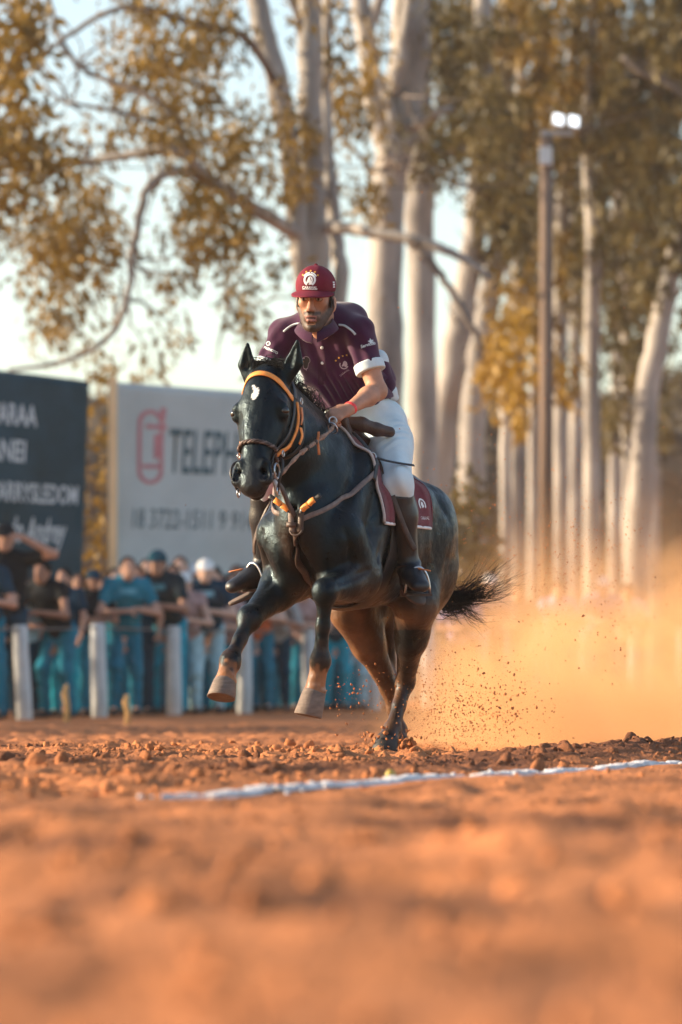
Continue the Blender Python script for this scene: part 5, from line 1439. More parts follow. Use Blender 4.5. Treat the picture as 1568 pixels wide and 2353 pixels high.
# crest on the rear corner of the cloth (small pale marks)
for sg in (1,):
    o_ = section(-.15, R(84), .02)
    ax = (section(-.05, R(84), .02) - o_).normalized(); up = (section(-.15, R(70), .02) - o_).normalized()
    dv = -(ax.cross(up)); dv = dv if dv.y < 0 else -dv
    sh = [arc2(0, .02, .022, .032, -40, 220, 14), shape2([(-.012, .01), (.004, .0), (.014, .018), (.006, .036), (-.008, .03)])]
    project_decal('crest', sh, PB, o_ + Vector((0, .0, .02)), ax, up, dv, M_white_t, pad)
    V2, F2 = text_mesh('CARAVAL', .022, align='CENTER'); project_decal('crest_lettering', [(V2, F2)], PB, o_ - up * .035, -ax, up, dv, M_white_t, pad)

# --- saddle
saddle = empty('saddle', HO, HRZ, 'dark brown stock saddle with knee pads under the rider', 'saddle')
F = Field((-.40, -.42, 1.0), (.46, .42, 1.72), 0.008)
F.chain([(-.27, 0, 1.535), (-.15, 0, 1.485), (.05, 0, 1.475), (.22, 0, 1.525), (.32, 0, 1.56)], [(.17, .035), (.16, .035), (.12, .035), (.10, .035), (.085, .035)], .03, (0, 1, 0))
F.chain([(-.31, -.13, 1.50), (-.33, 0, 1.60), (-.31, .13, 1.50)], [.022, .03, .022], .03)
F.build('seat', M_leather, saddle)
for sg in (-1, 1):
    k = 1 if sg > 0 else 0
    def flap_shape(u, v, f, a): return f - .05 * v * 0 - .06 * (u - .5) * (abs(v) if False else (v if sg > 0 else 1 - v)), a
    cloth_grid('flap', -.08, .30, 28 * sg if sg > 0 else -86, 86 if sg > 0 else -28, .020, M_leather, saddle, 10, 16, .010, flap_shape)
    F = Field((.02, -.36 if sg < 0 else -.05, 1.36), (.42, .05 if sg < 0 else .36, 1.68), 0.007)
    F.chain([(.325, sg * .045, 1.572), (.275, sg * .12, 1.560), (.215, sg * .175, 1.538), (.165, sg * .225, 1.528)], [.028, .033, .030, .026], .02)
    F.build('knee_pad', M_leather, saddle)
F = Field((.20, -.16, 1.42), (.46, .16, 1.70), 0.006)
F.chain([(.33, -.085, 1.50), (.345, -.055, 1.575), (.35, 0, 1.60), (.345, .055, 1.575), (.33, .085, 1.50)], [.022, .022, .024, .022, .022], .02)
F.build('pommel', M_leather, saddle)
MB().tube(spline([(.366, -.05, 1.555), (.372, -.03, 1.600), (.374, 0, 1.612), (.372, .03, 1.600), (.366, .05, 1.555)], 4), .006, 6).build('pommel_piping', M_tan, saddle)
# loose billets and buckles behind the shoulder
ribbon('billet', [(.36, .11, 1.52), (.37, .17, 1.46), (.36, .215, 1.40), (.355, .235, 1.36)], .020, .005, M_black, saddle, nrm=(.5, .7, .4))
ribbon('billet', [(.36, .205, 1.405), (.33, .26, 1.385), (.27, .32, 1.372), (.22, .365, 1.365)], .014, .004, M_black, saddle, nrm=(.6, .2, .7))
mb = MB(); mb.ring((.365, .212, 1.405), .016, .003, (.5, .7, .3), 14, 5); mb.build('buckle', M_steel, saddle)
# girth
gp = [section(.205, R(a), .008) for a in range(80, 282, 10)]
ribbon('girth', gp, .085, .008, M_black, saddle, HB, .008, 2)
def side_strap(sg):
    # stirrup leather and iron; the iron hangs round the boot
    S = STIR[sg]
    ribbon('stirrup_leather', S['leather'], .026, .006, M_leather, saddle, nrm=(.75, .6 * sg, .1), n=5)
    c = Vector(S['c']); fw = Vector(S['fw']).normalized(); up = Vector((0, 0, 1)); up = (up - fw * up.dot(fw)).normalized(); la = fw.cross(up)
    pts = []
    for i in range(15):
        a = math.pi * i / 14
        pts.append(c + la * math.cos(a) * .060 * (1 if 0 < a < math.pi else 1) + up * (math.sin(a) * .125 - .005))
    st = MB().tube(pts, .0065, 8).build('stirrup_iron', M_steel, saddle)
    mb = MB(); rot = Matrix((fw, la, up)).transposed()
    mb.box(c - up * .010, (.052, .130, .012), rot); mb.build('tread', M_leather, st, False)
    # spur strap
STIR = {
    1: dict(leather=[(.300, .285, 1.22), (.275, .315, 1.12), (.235, .345, 1.02), (.205, .365, .965)], c=(.180, .368, .768), fw=(.80, .60, -.10)),
    -1: dict(leather=[(.285, -.330, 1.22), (.275, -.385, 1.12), (.245, -.430, 1.02), (.215, -.445, .960)], c=(.200, -.448, .796), fw=(.93, -.32, -.12)),
}
for sg in (-1, 1): side_strap(sg)

# --- breast collar
bc = empty('breast_collar', HO, HRZ, 'brown leather breast collar with orange sleeves across the horse chest', 'breast collar')
RINGC = Vector((max(HB.ray_cast(Vector((1.25, q, 1.075)), Vector((-1, 0, 0)))[0].x for q in (-.06, -.03, 0, .03, .06, .09)) + .006, .020, 1.075))
ribbon('strap', [(.385, .255, 1.335), (.52, .225, 1.275), (.66, .18, 1.20), (.77, .10, 1.135), RINGC + Vector((0, .02, .015))], .024, .007, M_strap, bc, HB, .008, 10)
ribbon('strap', [(.385, -.255, 1.335), (.52, -.225, 1.275), (.66, -.18, 1.20), (.77, -.10, 1.135), RINGC + Vector((0, -.02, .015))], .024, .007, M_strap, bc, HB, .008, 10)
ribbon('strap', [RINGC + Vector((0, 0, -.02)), (.82, 0, .98), (.74, 0, .86), (.62, 0, .76), (.40, 0, .70)], .034, .008, M_leather, bc, HB, .016, 8)
ribbon('strap', [(.36, .262, 1.40), (.395, .255, 1.34), (.43, .25, 1.29)], .030, .008, M_black, bc, HB, .010)
for sg in (-1, 1):
    a = RINGC + Vector((.014, sg * .016, .045)); b = RINGC + Vector((.03, sg * .070, .085)); c_ = RINGC + Vector((.03, sg * .125, .125))
    ribbon('strap', [RINGC + Vector((.006, sg * .010, .01)), a, b, c_], .022, .005, M_black, bc, nrm=(.9, 0, .3))
    for t0, t1 in ((.30, .58), (.62, .88)):
        p, q = a.lerp(c_, t0 - .14) + Vector((.008, 0, .0)), a.lerp(c_, t1 - .14) + Vector((.008, 0, .0))
        ribbon('orange_sleeve', [p, p.lerp(q, .5) + Vector((.003, 0, .002)), q], .027, .014, M_orange, bc, nrm=(.9, 0, .3), n=3)
    ribbon('strap_tip', [RINGC + Vector((.012, sg * .026, .065)), RINGC + Vector((.018, sg * .024, .01)), RINGC + Vector((.012, sg * .018, -.045))], .026, .010, M_strap if sg < 0 else M_leather, bc, nrm=(1, 0, .2), n=4)
mb = MB(); mb.ring(RINGC + Vector((.012, 0, -.03)), .030, .006, (1, 0, .25), 18, 6); mb.build('ring', M_leather, bc)
ribbon('keeper', [RINGC + Vector((.02, -.042, -.008)), RINGC + Vector((.028, -.02, -.010)), RINGC + Vector((.02, .002, -.012))], .022, .012, M_leather, bc, nrm=(1, 0, 0), n=3)

# --- bridle
bridle = empty('bridle', HO, HRZ, 'orange and dark leather bridle on the horse head', 'bridle')
ribbon('browband', [hd(.085, -.120, -.07), hd(.062, -.105, .00), hd(.035, -.060, .05), hd(.028, 0, .065), hd(.035, .060, .05), hd(.062, .105, .00), hd(.090, .125, -.07)], .030, .006, M_orange, bridle, HB, .004, 8)
ribbon('crownpiece', [hd(.085, -.120, -.08), hd(.02, -.085, -.10), hd(-.03, 0, -.12), hd(.02, .085, -.10), hd(.085, .120, -.08)], .028, .006, M_black, bridle, HB, .006, 8)
for sg in (-1, 1):
    ribbon('cheekpiece', [hd(.085, sg * .125, -.075), hd(.18, sg * .13, -.085), hd(.30, sg * .115, -.075), hd(.42, sg * .080, -.045), hd(.50, sg * .068, -.035)], .020, .006, M_black, bridle, HB, .004)
    ribbon('cheek_overlay', [hd(.095, sg * .125, -.100), hd(.17, sg * .13, -.125), hd(.25, sg * .128, -.135), hd(.33, sg * .115, -.120)], .018, .007, M_orange, bridle, HB, .006)
    ribbon('cheek_overlay', [hd(.335, sg * .115, -.118), hd(.38, sg * .10, -.095), hd(.42, sg * .085, -.07)], .019, .008, M_orange, bridle, HB, .007)
    ribbon('throat_strap', [hd(.10, sg * .12, -.13), hd(.20, sg * .12, -.19), hd(.30, sg * .09, -.21), hd(.36, sg * .03, -.19)], .016, .005, M_black, bridle, HB, .004)
    ribbon('strap_tip', [hd(.12, sg * .122, -.12), hd(.17, sg * .128, -.13), hd(.215, sg * .128, -.125)], .016, .005, M_tan, bridle, nrm=(.3, sg * .9, 0), n=4, taper=(1, .5))
    ribbon('strap_tip', [hd(.215, sg * .118, -.155), hd(.26, sg * .126, -.160), hd(.31, sg * .122, -.15)], .018, .005, M_orange, bridle, nrm=(.3, sg * .9, 0), n=4, taper=(1, .6))
    mb = MB(); mb.ring(hd(.10, sg * .128, -.095), .014, .0035, h_e, 14, 5); mb.build('buckle', M_steel, bridle)
    mb = MB(); mb.ring(hd(.41, sg * .090, -.06), .013, .0035, h_e, 14, 5); mb.build('buckle', M_steel, bridle)
# plaited noseband: three twisted cords
cent = [hd(.415, -.085, -.075), hd(.405, -.083, -.02), hd(.400, -.060, .035), hd(.400, 0, .055), hd(.405, .060, .035), hd(.412, .083, -.02), hd(.425, .085, -.075), hd(.43, .04, -.13), hd(.43, -.04, -.13), hd(.415, -.085, -.075)]
cq = []
for p in spline(cent, 10):
    loc, no, _, _ = HB.find_nearest(p); cq.append((loc + no * .008, no))
nb = empty('noseband'); nb.parent = bridle
for k in range(3):
    pts = [p + no * .0045 * math.sin(i * .9 + k * 2.1) + h_a * .006 * math.cos(i * .9 + k * 2.1) for i, (p, no) in enumerate(cq)]
    MB().tube(pts, .0055, 6, False).build('cord', M_leather if k else M_strap, nb)
for sg in (-1, 1):
    bitc = hd(.515, sg * .078, -.042)
    mb = MB(); mb.ring(bitc, .034, .0050, h_e, 20, 6); mb.build('bit_ring', M_steel, bridle)
    sh = spline([hd(.44, sg * .085, -.055), hd(.47, sg * .100, -.035), hd(.52, sg * .104, -.030), hd(.565, sg * .092, -.045), hd(.60, sg * .080, -.075)], 6)
    MB().tube(sh, .0065, 6).build('bit_shank', M_black, bridle)
    mb = MB(); mb.ring(hd(.605, sg * .080, -.08), .018, .004, h_e, 14, 5); mb.build('shank_ring', M_steel, bridle)
MB().tube([hd(.535, -.08, -.035), hd(.54, 0, -.03), hd(.535, .08, -.035)], .006, 6).build('mouthpiece', M_steel, bridle)
mb = MB(); mb.tube(spline([hd(.555, .066, -.058), hd(.580, .074, -.070), hd(.605, .066, -.090)], 4), [.010, .014, .015, .016, .015, .014, .012, .010, .004], 8, flat=(h_e, .5)); mb.build('bit_guard', M_white_t, bridle)

# --- reins: a corded rein from the bit to the rider's left hand, and the other side
reins = empty('reins', HO, HRZ, 'corded rein with steel ring from bit to the rider hand', 'reins')
rp = spline([hd(.53, .095, -.050), (1.00, .075, 1.375), (.86, .095, 1.435), (.70, .120, 1.505), (.555, .092, 1.565)], 8)
MB().tube(rp, [.0085 + .0022 * math.sin(i * 1.3) for i in range(len(rp))], 8).build('rein', M_rope, reins)
rr_ = spline([hd(.53, -.080, -.060), (1.02, -.165, 1.38), (.88, -.185, 1.47), (.72, -.19, 1.55), (.590, -.145, 1.630)], 8)
MB().tube(rr_, .0085, 8).build('rein', M_rope, reins)
mb = MB(); mb.ring((.660, .118, 1.520), .026, .0040, (.75, -.3, -.4), 20, 6); mb.build('ring', M_steel, reins)
mb = MB(); mb.ring((.575, .087, 1.56), .018, .0040, (.75, .5, .2), 16, 6); mb.build('ring', M_steel, reins)
for t in (10, 13, 17, 20):
    mb = MB(); p = rp[t]; d = (rp[t + 1] - rp[t - 1]).normalized()
    mb.tube([p - d * .010, p - d * .004, p + d * .004, p + d * .010], [.009, .013, .013, .009], 8); mb.build('bead', M_leather if t % 2 else M_rope, reins)
ribbon('rein_tail', [rp[18], rp[18] + Vector((.004, .006, -.03)), rp[18] + Vector((.0, .008, -.065))], .012, .004, M_tan, reins, nrm=(1, 0, 0), n=4)
ribbon('rein_tail', [rp[18], rp[18] + Vector((.0, .004, .02)), rp[18] + Vector((-.004, .004, .042))], .012, .004, M_tan, reins, nrm=(1, 0, 0), n=4)
# tie-down strap hanging from the noseband to the chest
tied = empty('tie_down', HO, HRZ, 'brown tie-down strap hanging from the bit in front of the neck', 'strap')
ribbon('strap', [hd(.47, .02, -.135), (1.06, -.05, 1.30), (.985, -.015, 1.235), (.93, .0, 1.16), RINGC + Vector((.03, 0, .03))], .026, .007, M_leather, tied, nrm=(.5, .75, .3), n=7)
# ------------------------------------------------------------------ rider (same frame as the horse)
rider = empty('person', HO, HRZ, 'rider in maroon cap, maroon polo shirt and white breeches crouched over the galloping horse', 'person')
M_skin = mat('skin', attr=True, rough=0.55, spec=0.35, var=0.10, vs_=40, sss=0.10)
M_shirt = mat('polo_maroon', (0.048, 0.0085, 0.038), rough=0.85, spec=0.15, var=0.22, vs_=14, bump=0.12, bs=420, sheen=0.25)
M_cuff = mat('polo_white_trim', (0.60, 0.68, 0.71), rough=0.85, spec=0.15, var=0.06, vs_=30, bump=0.1, bs=300)
M_breech = mat('breeches_white', (0.60, 0.70, 0.74), rough=0.85, spec=0.15, var=0.06, vs_=12, bump=0.10, bs=300)
M_boot = mat('boot_leather', (0.014, 0.015, 0.018), rough=0.42, spec=0.5, var=0.3, vs_=18, bump=0.1, bs=70)
M_bootfoot = mat('boot_foot_leather', (0.050, 0.036, 0.032), rough=0.45, spec=0.5, var=0.3, vs_=24, bump=0.1, bs=70)
M_cap = mat('cap_maroon', (0.155, 0.014, 0.030), rough=0.8, spec=0.2, var=0.12, vs_=40, bump=0.1, bs=400)
M_hairp = mat('hair_black', (0.012, 0.010, 0.010), rough=0.6, spec=0.3, var=0.3, vs_=120, bump=0.4, bs=300)
M_band = mat('wristband_red', (0.85, 0.06, 0.06), rough=0.45, spec=0.4, var=0.05)
M_gold = mat('star_gold', (0.80, 0.42, 0.06), rough=0.6, var=0.1)
M_sole = mat('boot_sole', (0.09, 0.06, 0.045), rough=0.7, var=0.2)
M_emb_dim = mat('embroidery_grey', (0.42, 0.34, 0.40), rough=0.8, var=0.2, vs_=60)

J = dict(shL=(.205, .080, 2.000), shR=(.205, -.290, 2.000), elL=(.225, .182, 1.722), wrL=(.45, .117, 1.618), haL=(.535, .060, 1.580),
         elR=(.27, -.395, 1.745), wrR=(.50, -.215, 1.655), haR=(.585, -.140, 1.640),
         hipL=(-.10, .095, 1.575), hipR=(-.10, -.110, 1.575), knL=(.245, .290, 1.285), knR=(.255, -.375, 1.285),
         anL=(.110, .300, .890), anR=(.120, -.430, .895))
J = {k: np.array(v) for k, v in J.items()}
HC = np.array((.385, -.070, 2.128)); SCL = 1.08
yaw = R(9.0); pit = R(-6.0)
fw_ = np.array((math.cos(yaw) * math.cos(pit), math.sin(yaw) * math.cos(pit), math.sin(pit)))
sd_ = np.array((-math.sin(yaw), math.cos(yaw), 0.0)); up_ = np.cross(fw_, sd_)
roll = R(-2.0); sd_, up_ = sd_ * math.cos(roll) + up_ * math.sin(roll), up_ * math.cos(roll) - sd_ * math.sin(roll)
def hp(x, y, z): return HC + SCL * (fw_ * x + sd_ * y + up_ * z)
HMr = [list(fw_), list(sd_), list(up_)]
def sc(*r): return tuple(q * SCL for q in r)

def hand(F, wr, kn, back, left, fing=None):
    """a fist closed on a rein: palm, four curled fingers of unequal length, thumb across"""
    d = vnorm(kn - wr); n = vnorm(np.array(back) - d * (np.array(back) @ d)); t = np.cross(d, n) if left else -np.cross(d, n)
    pal = wr + d * .045
    F.cone(wr, wr + d * .02, (.030, .022), (.034, .022), .02, t)
    F.cone(wr + d * .025, wr + d * .078, (.036, .018), (.042, .016), .015, t)
    lens = [(.040, .026, .020), (.044, .029, .021), (.041, .027, .020), (.033, .021, .018)]
    for i in range(4):
        base = wr + d * (.084 - .004 * abs(i - 1)) + t * (.030 - .0205 * i)
        a, ang = base, R(-38 - 4 * i)
        rad = [.0102, .0092, .0086, .0078]
        for k in range(3):
            dr = d * math.cos(ang) + n * math.sin(ang)
            b = a + dr * lens[i][k]
            F.cone(a, b, rad[k] * (1 if i < 3 else .9), rad[k + 1] * (1 if i < 3 else .9), .004)
            a = b; ang += R(-78 if k == 0 else -60)
        F.ell(base, (.0115, .0115, .0115), .008)
    b0 = wr + d * .022 + t * .032; b1 = wr + d * .058 + t * .050 - n * .016; b2 = wr + d * .084 + t * .040 - n * .036; b3 = wr + d * .092 + t * .018 - n * .046
    F.cone(b0, b1, .016, .0125, .014); F.cone(b1, b2, .0120, .0105, .005); F.cone(b2, b3, .0105, .0085, .004)

def build_body():
    F = Field((-.36, -.60, .74), (.72, .56, 2.34), 0.0050)
    LAT = (0, 1, 0)
    # torso, pelvis and legs stay inside the clothes
    F.chain([(-.12, 0, 1.60), (-.02, -.02, 1.72), (.10, -.08, 1.92), (.17, -.10, 2.01)], [(.15, .10), (.13, .09), (.15, .10), (.13, .07)], .04, LAT)
    for q in 'LR':
        F.cone((.15, -.10, 2.02), J['sh' + q], .05, .055, .03)
        F.cone(J['hip' + q], J['kn' + q], .085, .050, .03); F.cone(J['kn' + q], J['an' + q], .046, .034, .02)
        s = 1 if q == 'L' else -1
        F.cone(J['an' + q], J['an' + q] + np.array((.07, s * .05, -.055)), .030, .024, .02)
        sh, el, wr = J['sh' + q], J['el' + q], J['wr' + q]
        mid = sh + (el - sh) * .5
        F.cone(sh, mid, .054, .0515, .02); F.cone(mid, el, .0515, .042, .02)
        fm = el + (wr - el) * .32
        F.cone(el, fm, .044, .046, .02); F.cone(fm, wr, (.046, .044), (.030, .024), .02, LAT)
        F.ell(el + (el - mid) * .04, (.043, .042, .042), .02)
    hand(F, J['wrL'], J['haL'], (.35, .45, .80), True)
    hand(F, J['wrR'], J['haR'], (.35, -.45, .80), False)
    # neck
    F.cone(np.array((.17, -.095, 2.03)), hp(-.03, 0, -.03), (.068, .070), (.062, .066), .04, sd_)
    F.cone(np.array((.20, -.09, 2.0)), hp(.015, 0, -.075), .05, .042, .03)
    # head
    F.ell(hp(-.012, 0, .055), sc(.098, .074, .086), .02, HMr)
    F.cone(hp(.020, 0, .035), hp(.034, 0, -.060), sc(.064, .060), sc(.048, .050), .02, sd_)
    for s in (-1, 1):
        F.cone(hp(-.005, s * .052, -.030), hp(.050, s * .022, -.098), .027 * SCL, .022 * SCL, .018)
        F.ell(hp(.052, s * .042, .000), sc(.026, .023, .022), .02, HMr)
        F.ell(hp(.098, s * .033, .018), sc(.017, .020, .0145), .010, HMr, op='sub')
        F.ell(hp(.074, s * .0325, .018), sc(.0150, .0165, .0140), .003, HMr)
        F.cone(hp(.094, s * .010, -.022), hp(.100, s * .0135, -.030), .009 * SCL, .0085 * SCL, .006)
        # ear
        F.ell(hp(-.018, s * .078, -.002), sc(.024, .012, .036), .008, HMr)
        F.ell(hp(-.010, s * .090, .002), sc(.010, .008, .018), .004, HMr, op='sub')
    F.ell(hp(.066, 0, -.104), sc(.026, .027, .022), .015, HMr)
    F.cone(hp(.079, -.042, .036), hp(.079, .042, .036), .0155 * SCL, .0155 * SCL, .014)
    F.cone(hp(.086, 0, .030), hp(.112, 0, -.018), .0095 * SCL, .0145 * SCL, .012)
    F.ell(hp(.113, 0, -.022), sc(.013, .013, .012), .008, HMr)
    F.ell(hp(.076, 0, -.056), sc(.022, .034, .028), .012, HMr)
    F.chain([hp(.080, -.026, -.060), hp(.093, -.008, -.0535), hp(.093, .008, -.0535), hp(.080, .026, -.060)], [.0055 * SCL, .0075 * SCL, .0075 * SCL, .0055 * SCL], .006)
    F.chain([hp(.080, -.024, -.066), hp(.090, -.008, -.0735), hp(.090, .008, -.0735), hp(.080, .024, -.066)], [.006 * SCL, .0090 * SCL, .0090 * SCL, .006 * SCL], .006)
    F.chain([hp(.094, -.022, -.0625), hp(.103, 0, -.0635), hp(.094, .022, -.0625)], [.002 * SCL, .0042 * SCL, .002 * SCL], .003, op='sub')
    F.ell(hp(.082, 0, -.086), sc(.010, .016, .006), .008, HMr, op='sub')

    def colour(V):
        D = (V - HC) / SCL; x, y, z = D @ fw_, D @ sd_, D @ up_
        n = vnoise(V, 60, 11); n2 = vnoise(V, 160, 12); n3 = vnoise(V, 18, 13)
        skin = np.array((0.46, 0.235, 0.150)) * (0.86 + .26 * n3[:, None])
        head = (np.abs(y) < .12) & (z > -.16) & (z < .2) & (x > -.14) & (x < .16)
        c = skin.copy()
        # warmer nose and cheeks
        w = np.exp(-((x - .105) / .03) ** 2 - (y / .025) ** 2 - ((z + .02) / .02) ** 2) * head
        c = c * (1 - .35 * w[:, None]) + np.array((.55, .22, .15)) * .35 * w[:, None]
        ay = np.abs(y)
        jaw = fold(np.interp(ay, [0, .02, .030, .045, .058, .070], [-.038, -.038, -.046, -.036, -.016, .014]) - z, .009)
        mous = np.clip(1.5 * np.exp(-((z + .043) / .0085) ** 2), 0, 1) * (ay < .038) * (x > .05)
        lipz = (ay < .024) & (z > -.078) & (z < -.053) & (x > .07)
        soul = (ay < .020) & (z > -.094) & (z < -.080) & (x > .05)
        side = fold(ay - .058, .004) * (z < .03) * (z > -.06) * (x > .0) * (x < .03)
        neckm = (z < -.128) | (x < -.004)
        b = np.clip(np.maximum(np.maximum(jaw, mous * 1.0), side), 0, 1) * head * (~neckm) * (~lipz) * np.where(soul, .5, 1)
        b = b * (.86 + .2 * n2)
        b = np.clip(b, 0, .95)
        c = c * (1 - b[:, None]) + np.array((.040, .028, .024)) * (.6 + .8 * n[:, None]) * b[:, None]
        c[lipz & head] = np.array((.33, .15, .125))
        slit = head & (ay < .021) & (np.abs(z + .0632) < .0040) & (x > .07)
        c[slit] = (.05, .015, .015)
        brow = head & (ay > .012) & (ay < .052) & (np.abs(z - .037 - .004 * np.sin((ay - .012) * 70)) < .0065) & (x > .04)
        c[brow] = (.02, .015, .014)
        eye = head & (((ay - .033) / .0135) ** 2 + ((z - .018) / .0062) ** 2 < 1) & (x > .05)
        c[eye] = (.42, .38, .36)
        lid = head & (((ay - .033) / .017) ** 2 + ((z - .019) / .0105) ** 2 < 1) & (x > .05) & ~eye
        c[lid] = (.16, .085, .06)
        iris = head & (((y - np.sign(y) * .033 + .002) / .0058) ** 2 + ((z - .0185) / .0062) ** 2 < 1) & (x > .05)
        c[iris] = (.012, .007, .006)
        return c
    return F.build('body', M_skin, rider, colour, smooth=1)
rider_body = build_body()

def build_shirt():
    F = Field((-.34, -.48, 1.60), (.42, .30, 2.16), 0.0060)
    LAT = (0, 1, 0)
    for q in 'LR':
        s = 1 if q == 'L' else -1
        sh, el = J['sh' + q], J['el' + q]
        end = sh + (el - sh) * .64
        F.cone(sh, end, (.066, .068), (.069, .064), .05, LAT)
        F.cut(end - (el - sh) * .07, el - sh, 0, (end - .13, end + .13))
    F.chain([(-.06, -.005, 1.60), (.005, -.03, 1.72), (.065, -.065, 1.84), (.12, -.09, 1.95), (.165, -.10, 2.02)],
            [(.172, .140), (.166, .138), (.172, .138), (.176, .122), (.145, .090)], .05, LAT)
    F.cone((.13, -.09, 2.035), np.array((.20, -.092, 2.055)), .105, .080, .06)
    for q in 'LR':
        s = 1 if q == 'L' else -1
        F.cone((.15, -.10 + s * .05, 2.045), J['sh' + q], .075, .062, .07)
    F.cone((.085, -.20, 2.050), (.080, .0, 2.070), .078, .082, .06)      # rounded upper back
    F.ell((-.10, .0, 1.80), (.10, .155, .14), .07)                      # shirt blown out behind
    F.cut((.06, 0, 1.664), (-.30, .06, -1), 0.01, ((-.5, -.6, 1.4), (.5, .5, 1.76)))
    def folds(x, y, z):
        s = x * .5 + z
        a = .0080 * np.sin(70 * (z + .30 * (y + .1) + .25 * np.sin(9 * y))) * np.exp(-((z - 1.74) / .065) ** 2)
        b = .0055 * np.sin(80 * (y + .10) + 18 * z) * np.exp(-((z - 1.90) / .08) ** 2) * fold(x - .1, .03)
        c = .0035 * np.sin(75 * (z + 1.1 * np.abs(y + .1))) * fold(np.abs(y + .10) - .20, .03)
        return a + b + c
    F.warp(folds, .02)
    return F.build('polo_shirt', M_shirt, rider, smooth=1)
shirt = build_shirt(); SB = bvh_of(shirt)

# white cuffs
for q in 'LR':
    sh, el = J['sh' + q], J['el' + q]; ax = vnorm(el - sh); c0 = sh + (el - sh) * .588
    F = Field(c0 - .13, c0 + .13, 0.005)
    F.cone(c0 - ax * .05, c0 + ax * .06, (.0735, .0720), (.0735, .0700), 0, (0, 1, 0)); F.cut(c0 - ax * .020, -ax, .004); F.cut(c0 + ax * .028, ax, .004)
    F.build('sleeve_cuff', M_cuff, shirt)
# white panels blown out at the back of the shirt
F = Field((-.26, -.02, 1.62), (.06, .30, 2.02), 0.006)
F.cone((-.05, .100, 1.905), (-.06, .108, 1.865), (.030, .045), (.030, .045), .02, (0, 1, 0)); F.warp(lambda x, y, z: .004 * np.sin(60 * z + 30 * x), .02)
F.build('back_panel', M_cuff, shirt)
F = Field((-.32, .0, 1.60), (.02, .32, 1.86), 0.006)
F.chain([(-.09, .115, 1.765), (-.105, .140, 1.730), (-.115, .160, 1.712)], [(.032, .045), (.026, .036), (.010, .013)], .02, (0, 1, 0)); F.warp(lambda x, y, z: .003 * np.sin(80 * z + 40 * x), .02)
F.build('back_panel', M_cuff, shirt)
F = Field((-.32, .0, 1.60), (.06, .30, 1.92), 0.006)
F.chain([(-.05, .105, 1.85), (-.08, .120, 1.77), (-.08, .125, 1.71)], [(.042, .06), (.038, .05), (.018, .026)], .03, (0, 1, 0))
F.build('shirt_tail', M_shirt, shirt)

# collar, placket, buttons, shoulder piping, badges
FR = Vector(fw_); face_dir = -Vector((.95, .10, -.05)).normalized(); face_dir = Vector((-.93, -.33, .0)).normalized()
CAMX = Vector((-.342, .940, 0)); UPZ = Vector((0, 0, 1))           # picture-right and up, in the horse's frame
VIEW = Vector((-.940, -.342, 0))                                    # away from the viewer
def on_shirt(name, shapes, u, v, mat_, rot=0.0, lift=.003, sub=1):
    p = HM.inverted() @ at(u, v, 20.05)
    ex = CAMX * math.cos(rot) + UPZ * math.sin(rot); ey = UPZ * math.cos(rot) - CAMX * math.sin(rot)
    return project_decal(name, shapes, SB, p, ex, ey, VIEW, mat_, shirt, lift, sub)
def rect2(w, h): return shape2([(-w / 2, -h / 2), (w / 2, -h / 2), (w / 2, h / 2), (-w / 2, h / 2)])
M_placket = mat('placket_maroon', (0.038, 0.0065, 0.026), rough=0.85, spec=0.15, var=0.2, vs_=40, sheen=0.2)
px = 1 / 488.0
def col_pt(a, r, h): 
    c = Vector(hp(-.035, 0, -.105)); return c + Vector(fw_) * math.cos(a) * r * 1.12 + Vector(sd_) * math.sin(a) * r + Vector(up_) * h
V, Fc = [], []
for i in range(25):
    a = -2.9 + 5.8 * i / 24
    op = 0.0 if abs(a) > .35 else .0
    for (r, h) in ((.070, .040), (.078, .046), (.104, .006 - .030 * math.exp(-(a / .7) ** 2)), (.099, .002 - .030 * math.exp(-(a / .7) ** 2)), (.070, .010)):
        V.append(col_pt(a, r, h - .016 - .030 * math.cos(a)))
for i in range(24):
    if i == 12: continue
    for j in range(4): Fc.append((i * 5 + j, i * 5 + j + 1, (i + 1) * 5 + j + 1, (i + 1) * 5 + j))
obj('collar', mesh_py('collar', V, Fc), M_shirt, shirt)
on_shirt('placket', [shape2([(-.020, -.125), (.022, -.125), (.016, .055), (-.016, .055)])], 738, 815, M_placket, R(2), .003, 3)
for (u, v) in ((739, 775), (740, 810)):
    c = SB.ray_cast(HM.inverted() @ at(u, v, 19.6), VIEW)[0]
    mb = MB(); rot = Vector((1, 0, 0)).rotation_difference(-VIEW).to_matrix() @ Matrix.Rotation(R(90), 3, 'Y')
    mb.lathe(c - VIEW * .004, [(.0065, -.003), (.0078, 0), (.0070, .003), (.003, .0035)], 12, rot); mb.build('button', M_white_t, shirt)
def piping(name, uv, r):
    P = []
    for (u, v) in uv:
        h = SB.ray_cast(HM.inverted() @ at(u, v, 19.6), VIEW)
        if h[0] is not None: P.append(h[0] - VIEW * .002 + UPZ * .001)
    if len(P) > 1: MB().tube(spline(P, 4), r, 6).build(name, M_cuff, shirt)
piping('shoulder_piping', [(686, 716), (672, 719), (658, 727), (648, 736)], .0055)
piping('shoulder_piping', [(779, 723), (791, 725), (800, 731), (810, 739), (818, 748)], .0055)
